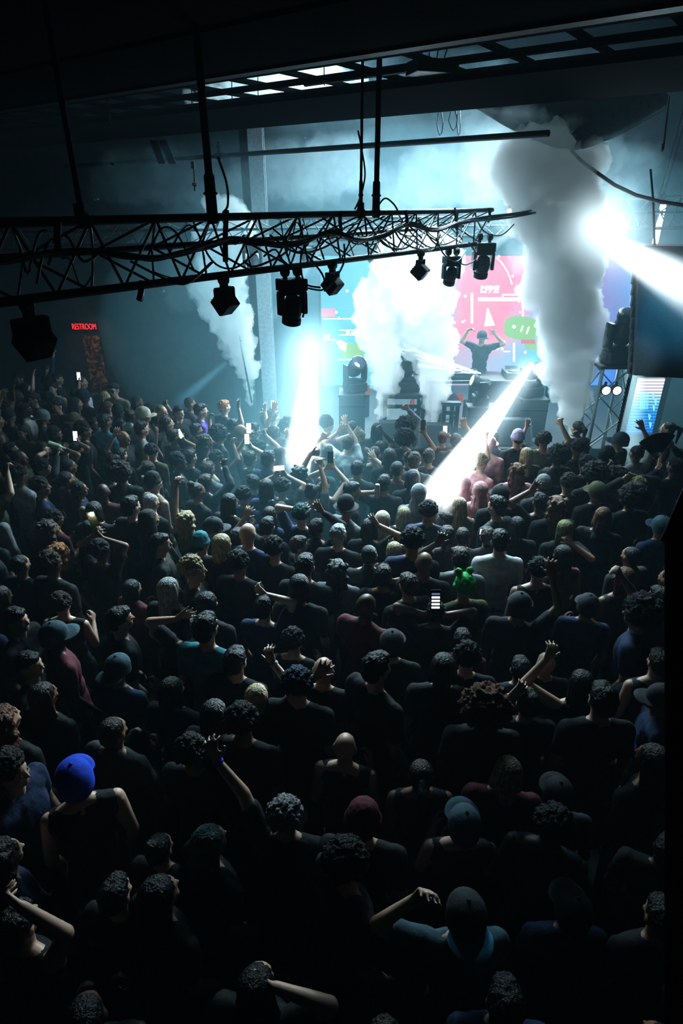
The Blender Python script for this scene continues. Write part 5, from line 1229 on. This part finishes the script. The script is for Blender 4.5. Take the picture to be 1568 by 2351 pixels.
hk_w = ['short'] * 7 + ['buzz'] * 2 + ['curly'] * 4 + ['long'] * 5 + ['bob'] * 3 + ['wavy'] * 2 + ['bun'] * 2 + ['ponytail'] * 2 + ['cap'] * 3 + ['bald', 'beanie', 'dreads', 'afro']
tries = 0; dmin = .47
while N_PEOPLE[0] < tot_target and tries < 60000:
    tries += 1
    if tries in (25000, 40000): dmin -= .05
    Y = 1.25 + 11.2 * rr.random() ** .8; X = rr.uniform(-6.6, 5.2); hgt = rr.uniform(1.58, 1.84)
    if X > -1.7 and Y > 8.9: continue
    if X <= -1.7 and Y > 9.2 + (-1.7 - X) * .75: continue
    g = V((X, Y, 0))
    if not visible(g, hgt): continue
    if 3.7 < X < 4.5 and Y > 8.6: continue
    if any(((X - a) / 1.12) ** 2 + ((Y - b) / .92) ** 2 < dmin * dmin for a, b in pts_all): continue
    hk = rr.choice(hk_w); st = rr.choice([T, T, T, TK, LS]); cl_ = rr.choice(['black', 'black', 'black', 'charcoal', 'charcoal', 'grey', 'navy', 'white', 'maroon', 'olive', 'tan'] if Y > 5.5 else ['black', 'black', 'black', 'charcoal', 'charcoal', 'navy', 'maroon'])
    if hk in ('long', 'bob', 'wavy', 'bun', 'ponytail'): hgt -= .06
    pose = rr.choice(['down'] * 6 + ['bentR', 'bentL', 'both', 'both']) if Y < 4 else rr.choice(['down'] * 9 + ['bentR', 'bentL', 'both', 'both', 'upR', 'upL', 'fistR'])
    sk = rr.choice(['light', 'light', 'mid', 'tan', 'tan', 'dark']); hc = rr.choice(['black'] * 5 + ['brown'] * 3 + (['blond', 'auburn'] if hk in ('long', 'bob', 'wavy', 'ponytail') else []))
    lab, grp = fill_label(g, hk, st, cl_)
    person(g, face_stage(g) + rr.gauss(0, .35), hgt, pose, hk, hc, st, cl_, sk, lab, grp, (rr.uniform(-.03, .05), rr.uniform(-.05, .05)), None, ('eyes',) if X < -1.2 and Y > 3 else (), rr.choice(['black', 'black', 'charcoal', 'slate']), rr.choice([0, 0, math.pi]))
    pts_all.append((X, Y)); added += 1
for o in bpy.data.objects:
    if o.get('group') and o.get('category') == 'person': pass
for k_ in [l for l, n_ in used.items()]:
    same = [o for o in bpy.data.objects if o.get('label') == k_]
    if len(same) > 1:
        for o in same: o['group'] = k_
# ================================================================ haze, smoke and light
wo = bpy.data.worlds.new('haze_world'); S.world = wo; wo.use_nodes = True
nt = wo.node_tree; nt.nodes.clear(); out = nt.nodes.new('ShaderNodeOutputWorld')
bg = nt.nodes.new('ShaderNodeBackground'); bg.inputs['Color'].default_value = (0.02, 0.05, 0.07, 1); bg.inputs['Strength'].default_value = 0.004
vs_ = nt.nodes.new('ShaderNodeVolumeScatter'); vs_.inputs['Density'].default_value = HAZE; vs_.inputs['Color'].default_value = (.62, .88, 1, 1); vs_.inputs['Anisotropy'].default_value = 0.2
L(nt, bg.outputs[0], out.inputs['Surface']); L(nt, vs_.outputs[0], out.inputs['Volume'])
def plume(name, pts, Y, mat, label, seed, vox=.04, rough=.55):
    """billowing smoke: (px, py, width px) centre line at depth plane Y"""
    rr = random.Random(seed); mb = MB(); k = 6
    n = len(pts) - 1
    for i in range(n * k + 1):
        t = i / k; j = min(int(t), n - 1); f = t - j
        x, y, w = (pts[j][q] * (1 - f) + pts[j + 1][q] * f for q in range(3))
        c = at(x, y, Y); r = w / 2 * depth_of(c) / FOC
        mb.ell(c, r * .72, n=10, m=7)
        for _ in range(5):
            a = rr.uniform(0, 6.283); q = rr.uniform(.45, .85) * r
            mb.ell(c + V((math.cos(a) * q, math.sin(a) * q * .8, rr.uniform(-.5, .5) * r)), r * rr.uniform(.25, .5), n=8, m=6)
    me = fuse(mb, name, vox, 1, .4)
    warp(me, .12 * rough, 3.0, seed, amp2=.13 * rough, scale2=7.5)
    warp(me, .07 * rough, 16, seed + 3, amp2=.03 * rough, scale2=36)
    o = obj(name, me, mat); tag(o, label, 'smoke'); return o
sm_white = smoke_mat('smoke_glow_white', 5.0, (.96, .97, .97), 1.15, (.72, .9, 1))
sm_pale = smoke_mat('smoke_glow_pale', 4.5, (.95, .96, .96), 1.0, (.42, .74, .86))
sm_grey = smoke_mat('smoke_glow_grey', 5.5, (.95, .96, .96), 0.42, (.42, .6, .66))
plume('smoke_plume', [(575, 930, 10), (572, 880, 34), (556, 820, 74), (540, 760, 90), (520, 690, 120), (508, 620, 145), (510, 560, 130), (530, 500, 120)], 11.6, sm_pale, 'pale smoke jet rising beside the steel column, widening upwards', 3)
plume('smoke_plume', [(876, 962, 18), (882, 910, 52), (888, 860, 76), (880, 800, 95), (872, 740, 110), (880, 680, 120), (910, 640, 110)], 10.9, sm_white, 'white smoke jet nearest the bright vertical spotlight, on the stage edge', 5)
plume('smoke_plume', [(992, 972, 22), (994, 920, 62), (996, 870, 84), (990, 800, 100), (975, 740, 140), (960, 680, 190), (955, 620, 200), (950, 585, 150)], 10.9, sm_white, 'white smoke jet beside the performer, spreading into a bright cloud', 8)
plume('smoke_plume', [(1315, 1002, 14), (1313, 950, 56), (1306, 890, 104), (1304, 830, 128), (1308, 770, 138), (1300, 700, 170), (1292, 630, 168), (1288, 560, 172), (1282, 490, 190), (1272, 430, 215), (1258, 380, 225), (1236, 345, 130)], 9.6, sm_grey, 'huge grey smoke column in front of the stage rising to the ceiling', 12)
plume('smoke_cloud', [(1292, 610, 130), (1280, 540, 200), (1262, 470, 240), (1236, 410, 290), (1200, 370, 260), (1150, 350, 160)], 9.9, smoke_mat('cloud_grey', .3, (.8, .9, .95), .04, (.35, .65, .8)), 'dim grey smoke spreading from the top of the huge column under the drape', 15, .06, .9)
# thin drifting clouds under the ceiling, with scattered light added as emission
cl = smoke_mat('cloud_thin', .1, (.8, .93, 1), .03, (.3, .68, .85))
cl2 = smoke_mat('cloud_glow_bright', .09, (.8, .95, 1), .05, (.45, .8, .95))
def cloud(pts, Y, mat, seed, label): 
    o = plume('smoke_cloud', pts, Y, mat, label, seed, .09, 1.3); return o
cloud([(250, 430, 110), (330, 400, 150), (430, 410, 150), (520, 440, 130)], 12.6, cl, 21, 'thin blue smoke cloud by the side wall above the truss')
cloud([(560, 420, 110), (640, 380, 150), (720, 400, 170), (800, 390, 150)], 12.8, cl2, 23, 'bright drifting smoke cloud above the truss in front of the screen')
cloud([(900, 450, 110), (980, 420, 150), (1060, 400, 190), (1150, 380, 200)], 12.4, cl, 24, 'grey-blue smoke cloud between the hanger pole and the grey smoke column')
cloud([(1400, 560, 100), (1420, 500, 120), (1440, 420, 120), (1470, 370, 100)], 11.6, cl2, 26, 'bright smoke cloud under the short side truss')
cloud([(450, 235, 60), (560, 205, 85), (680, 190, 100), (800, 185, 90)], 13.0, smoke_mat('cloud_grid_glow', .6, (.85, .95, 1), 1.3, (.6, .9, 1)), 27, 'bright smoke drifting above the open ceiling grid')  # glow put into this cloud to brighten the open grid
cloud([(400, 600, 80), (420, 680, 110), (460, 640, 110)], 12.4, cl, 28, 'dim blue smoke drifting beside the pale smoke jet')
# haze lying over the stage; teal emission added for scattered light
hz_ = obj('stage_haze', MB().ell((1.9, 11.6, 2.6), (6.3, 3.4, 3.3), None, 32, 20), smoke_mat('haze_teal_glow', .015, (.55, .88, 1), .018, (.25, .7, .85)))
tag(hz_, 'pale teal haze hanging over the whole stage', 'haze', None, 'stuff')
# visible beams: cones with the light of lit haze put into emission
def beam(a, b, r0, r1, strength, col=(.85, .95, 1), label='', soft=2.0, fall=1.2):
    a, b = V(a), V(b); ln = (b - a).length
    m, nt, out = new_mat('emissive_beam')
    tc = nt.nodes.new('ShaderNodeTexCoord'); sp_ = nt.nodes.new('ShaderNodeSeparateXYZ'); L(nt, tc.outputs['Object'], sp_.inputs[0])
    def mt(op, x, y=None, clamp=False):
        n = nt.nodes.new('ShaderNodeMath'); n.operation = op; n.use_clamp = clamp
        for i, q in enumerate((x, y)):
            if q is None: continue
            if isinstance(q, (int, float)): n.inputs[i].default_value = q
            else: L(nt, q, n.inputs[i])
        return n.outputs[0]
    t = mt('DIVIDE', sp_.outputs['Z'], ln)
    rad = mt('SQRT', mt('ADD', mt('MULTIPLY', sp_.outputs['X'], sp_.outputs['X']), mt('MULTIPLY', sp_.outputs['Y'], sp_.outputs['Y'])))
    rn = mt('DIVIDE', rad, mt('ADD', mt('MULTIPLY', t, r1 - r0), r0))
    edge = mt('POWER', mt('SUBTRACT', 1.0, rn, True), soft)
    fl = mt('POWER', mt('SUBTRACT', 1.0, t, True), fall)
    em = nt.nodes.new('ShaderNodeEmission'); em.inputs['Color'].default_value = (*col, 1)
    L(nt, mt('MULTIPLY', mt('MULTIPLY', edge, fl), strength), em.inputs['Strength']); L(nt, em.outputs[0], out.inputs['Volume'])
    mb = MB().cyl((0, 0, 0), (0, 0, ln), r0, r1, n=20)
    o = obj('emissive_light_beam', mb, m); o.location = a; o.rotation_euler = (b - a).to_track_quat('Z', 'Y').to_euler()
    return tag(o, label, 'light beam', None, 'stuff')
# A: bright near-vertical spotlight; B: broad slanting beam; C: beam at the side; others
A0, A1 = at(716, 806, 10.6), on_z(688, 1085, 1.55)
B0, B1 = at(1219, 838, 10.6), on_z(985, 1165, 1.5)
C0, C1 = at(1412, 566, 8.5), dp(1660, 705, 5.4)
D0, D1 = at(520, 832, 12.2), at(405, 930, 11.6)
E0, E1 = at(752, 548, 11.0), at(624, 735, 10.6)
F0, F1 = at(1202, 512, 10.6), at(1096, 588, 10.2)
G0, G1 = at(1466, 600, 10.6), at(1448, 1068, 9.2)
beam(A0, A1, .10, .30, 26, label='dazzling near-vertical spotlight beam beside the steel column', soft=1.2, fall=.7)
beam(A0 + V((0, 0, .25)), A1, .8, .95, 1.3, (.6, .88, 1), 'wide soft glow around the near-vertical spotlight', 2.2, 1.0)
beam(A0 + V((0, 0, .5)), A1 + V((-.1, -1.2, -.6)), .5, 2.4, .5, (.2, .52, .64), 'broad blue glow cone spreading under the near-vertical spotlight over the crowd', 1.6, .55)
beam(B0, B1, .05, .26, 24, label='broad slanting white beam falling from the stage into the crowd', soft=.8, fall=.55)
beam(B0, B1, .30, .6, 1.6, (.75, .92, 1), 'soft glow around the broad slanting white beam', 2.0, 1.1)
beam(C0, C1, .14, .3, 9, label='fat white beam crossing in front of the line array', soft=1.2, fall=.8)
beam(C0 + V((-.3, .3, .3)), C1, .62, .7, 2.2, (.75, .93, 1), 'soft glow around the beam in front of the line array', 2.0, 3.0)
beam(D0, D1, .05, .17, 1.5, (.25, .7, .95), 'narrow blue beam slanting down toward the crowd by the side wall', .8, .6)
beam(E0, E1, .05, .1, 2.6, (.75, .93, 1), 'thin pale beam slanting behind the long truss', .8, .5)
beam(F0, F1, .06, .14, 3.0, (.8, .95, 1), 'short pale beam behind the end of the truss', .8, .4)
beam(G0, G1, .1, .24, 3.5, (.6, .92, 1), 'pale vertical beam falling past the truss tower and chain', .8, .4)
r0_ = at(1104, 857, 10.6)
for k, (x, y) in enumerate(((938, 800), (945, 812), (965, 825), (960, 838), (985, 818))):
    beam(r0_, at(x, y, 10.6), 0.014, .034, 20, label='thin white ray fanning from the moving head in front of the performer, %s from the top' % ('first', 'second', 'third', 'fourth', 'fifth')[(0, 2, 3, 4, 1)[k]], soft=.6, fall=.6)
# beam spots, then unseen lights added to fill haze and smoke
c1 = (.66, .9, 1)
spot('spot_a', A0, A1, 2600, 14, c1, .4)
spot('spot_b', B0, B1, 3000, 13, c1, .4)
spot('spot_c', C0, C1, 3000, 20, c1, .5)
spot('spot_d', D0, D1, 500, 16, (.35, .75, 1), .4)
point('glow_a', A0 + V((0, -.2, .1)), 90, c1, .15)
point('glow_c', at(1425, 555, 10.8), 150, c1, .3)
point('glow_b', B0 + V((0, -.25, .15)), 50, c1, .12)
# rear wash over the stage throwing towards the crowd
for x, p in ((.2, 420), (2.3, 520), (4.6, 420)):
    area('rear_wash', (x, 15.1, 7.3), (x * .4 - .3, 9.0, 1.2), p * .42, 1.4, .4, c1, 85)
for x, p in ((1.0, 2200), (3.2, 2200)):
    spot('rear_spot', (x, 15.2, 7.5), (x * .35 - .3, 8.3, 1.5), p * .9, 46, (.7, .92, 1), .8, .15)
spot('ceiling_up', at(700, 285, 12.4), at(690, 195, 13.2), 1500, 80, c1, .8, .2)
point('haze_fill', at(1430, 470, 11.4), 70, c1, .3)
point('smoke_front', at(945, 655, 9.9), 120, c1, .35)  # unseen point light added to whiten the upper smoke
point('haze_fill', at(960, 620, 13.0), 60, c1, .3)
spot('left_blue', at(560, 520, 10.5), (-7, 12.5, 1.5), 130, 90, (.12, .5, .85), .9, .3)
spot('poster_warm', (sg.x + .3, 14.2, 3.2), (sg.x + .2, 15.4, 1.2), 60, 50, (1, .55, .28), .6, .05)
spot('smoke_key', (1.2, 6.2, 5.4), at(1300, 760, 9.6), 30, 36, c1, .6, .2)  # unseen spot added to shade the grey column's billows
area('crowd_fill', (-1.6, 9.3, 5.4), (-1.2, 6.4, 1.4), 60, 1.6, .4, (.55, .86, 1), 75)  # unseen area fills added to light heads and shoulders
area('crowd_fill', (1.0, 8.2, 5.4), (1.2, 5.8, 1.4), 70, 1.6, .4, (.6, .88, 1), 75)
# faint front and side light on the people
spot('side_cool', (-5.5, 8.2, 5.2), (-4.5, 10.0, 1.2), 30, 90, (.8, 1, .85), .8, .2)


point('phone_lamp', LAMP, 1.6, (1, .95, .45), .02)
for tx, tz_, pw, an in ((on_z(1072, 2095, 1.75), 0, 90, 9), (on_z(1060, 1335, 1.8), 0, 26, 6), (on_z(1185, 1000, 1.8), 0, 14, 5), (on_z(1300, 1170, 1.75), 0, 14, 9), (on_z(180, 1775, 1.8), 0, 42, 8), (on_z(520, 1760, 1.8), 0, 24, 8), (on_z(625, 1540, 1.9), 0, 20, 7), (on_z(60, 2080, 1.7), 0, 20, 10), (on_z(30, 1760, 1.7), 0, 24, 7), (on_z(620, 2240, 1.7), 0, 12, 8)):
    spot('key_light', (2.0 + tx.x * .5, tx.y + 4.2, 5.3), tx, pw, an, (.62, .88, 1), .7, .05)  # unseen narrow spots added to highlight single people

spot('pink_spill', at(1010, 930, 8.7), on_z(1050, 1175, 1.6), 26, 40, (1, .45, .42), .8, .2)  # unseen pink spot added for reddish light on faces

area('wall_glow', at(690, 600, 14.2), at(690, 760, 15.4), 45, 1.0, .4, (.5, .85, 1), 160)  # unseen area light added to brighten the wall by the screen
spot('array_blue', (3.2, 6.4, 5.0), at(1545, 740, 8.4), 650, 26, (.1, .55, .85), .7, .2)  # unseen blue spot added to tint the speaker array
spot('side_blue', (6.6, 10.2, 4.6), (6.8, 11.6, .6), 90, 90, (.1, .55, .9), .8, .3)  # unseen blue light added for the side past the tower
spot('tower_key', (3.4, 5.6, 4.6), at(1392, 900, 9.4), 260, 13, (.7, .92, 1), .6, .1)  # unseen spot added to lift the tower out of the dark
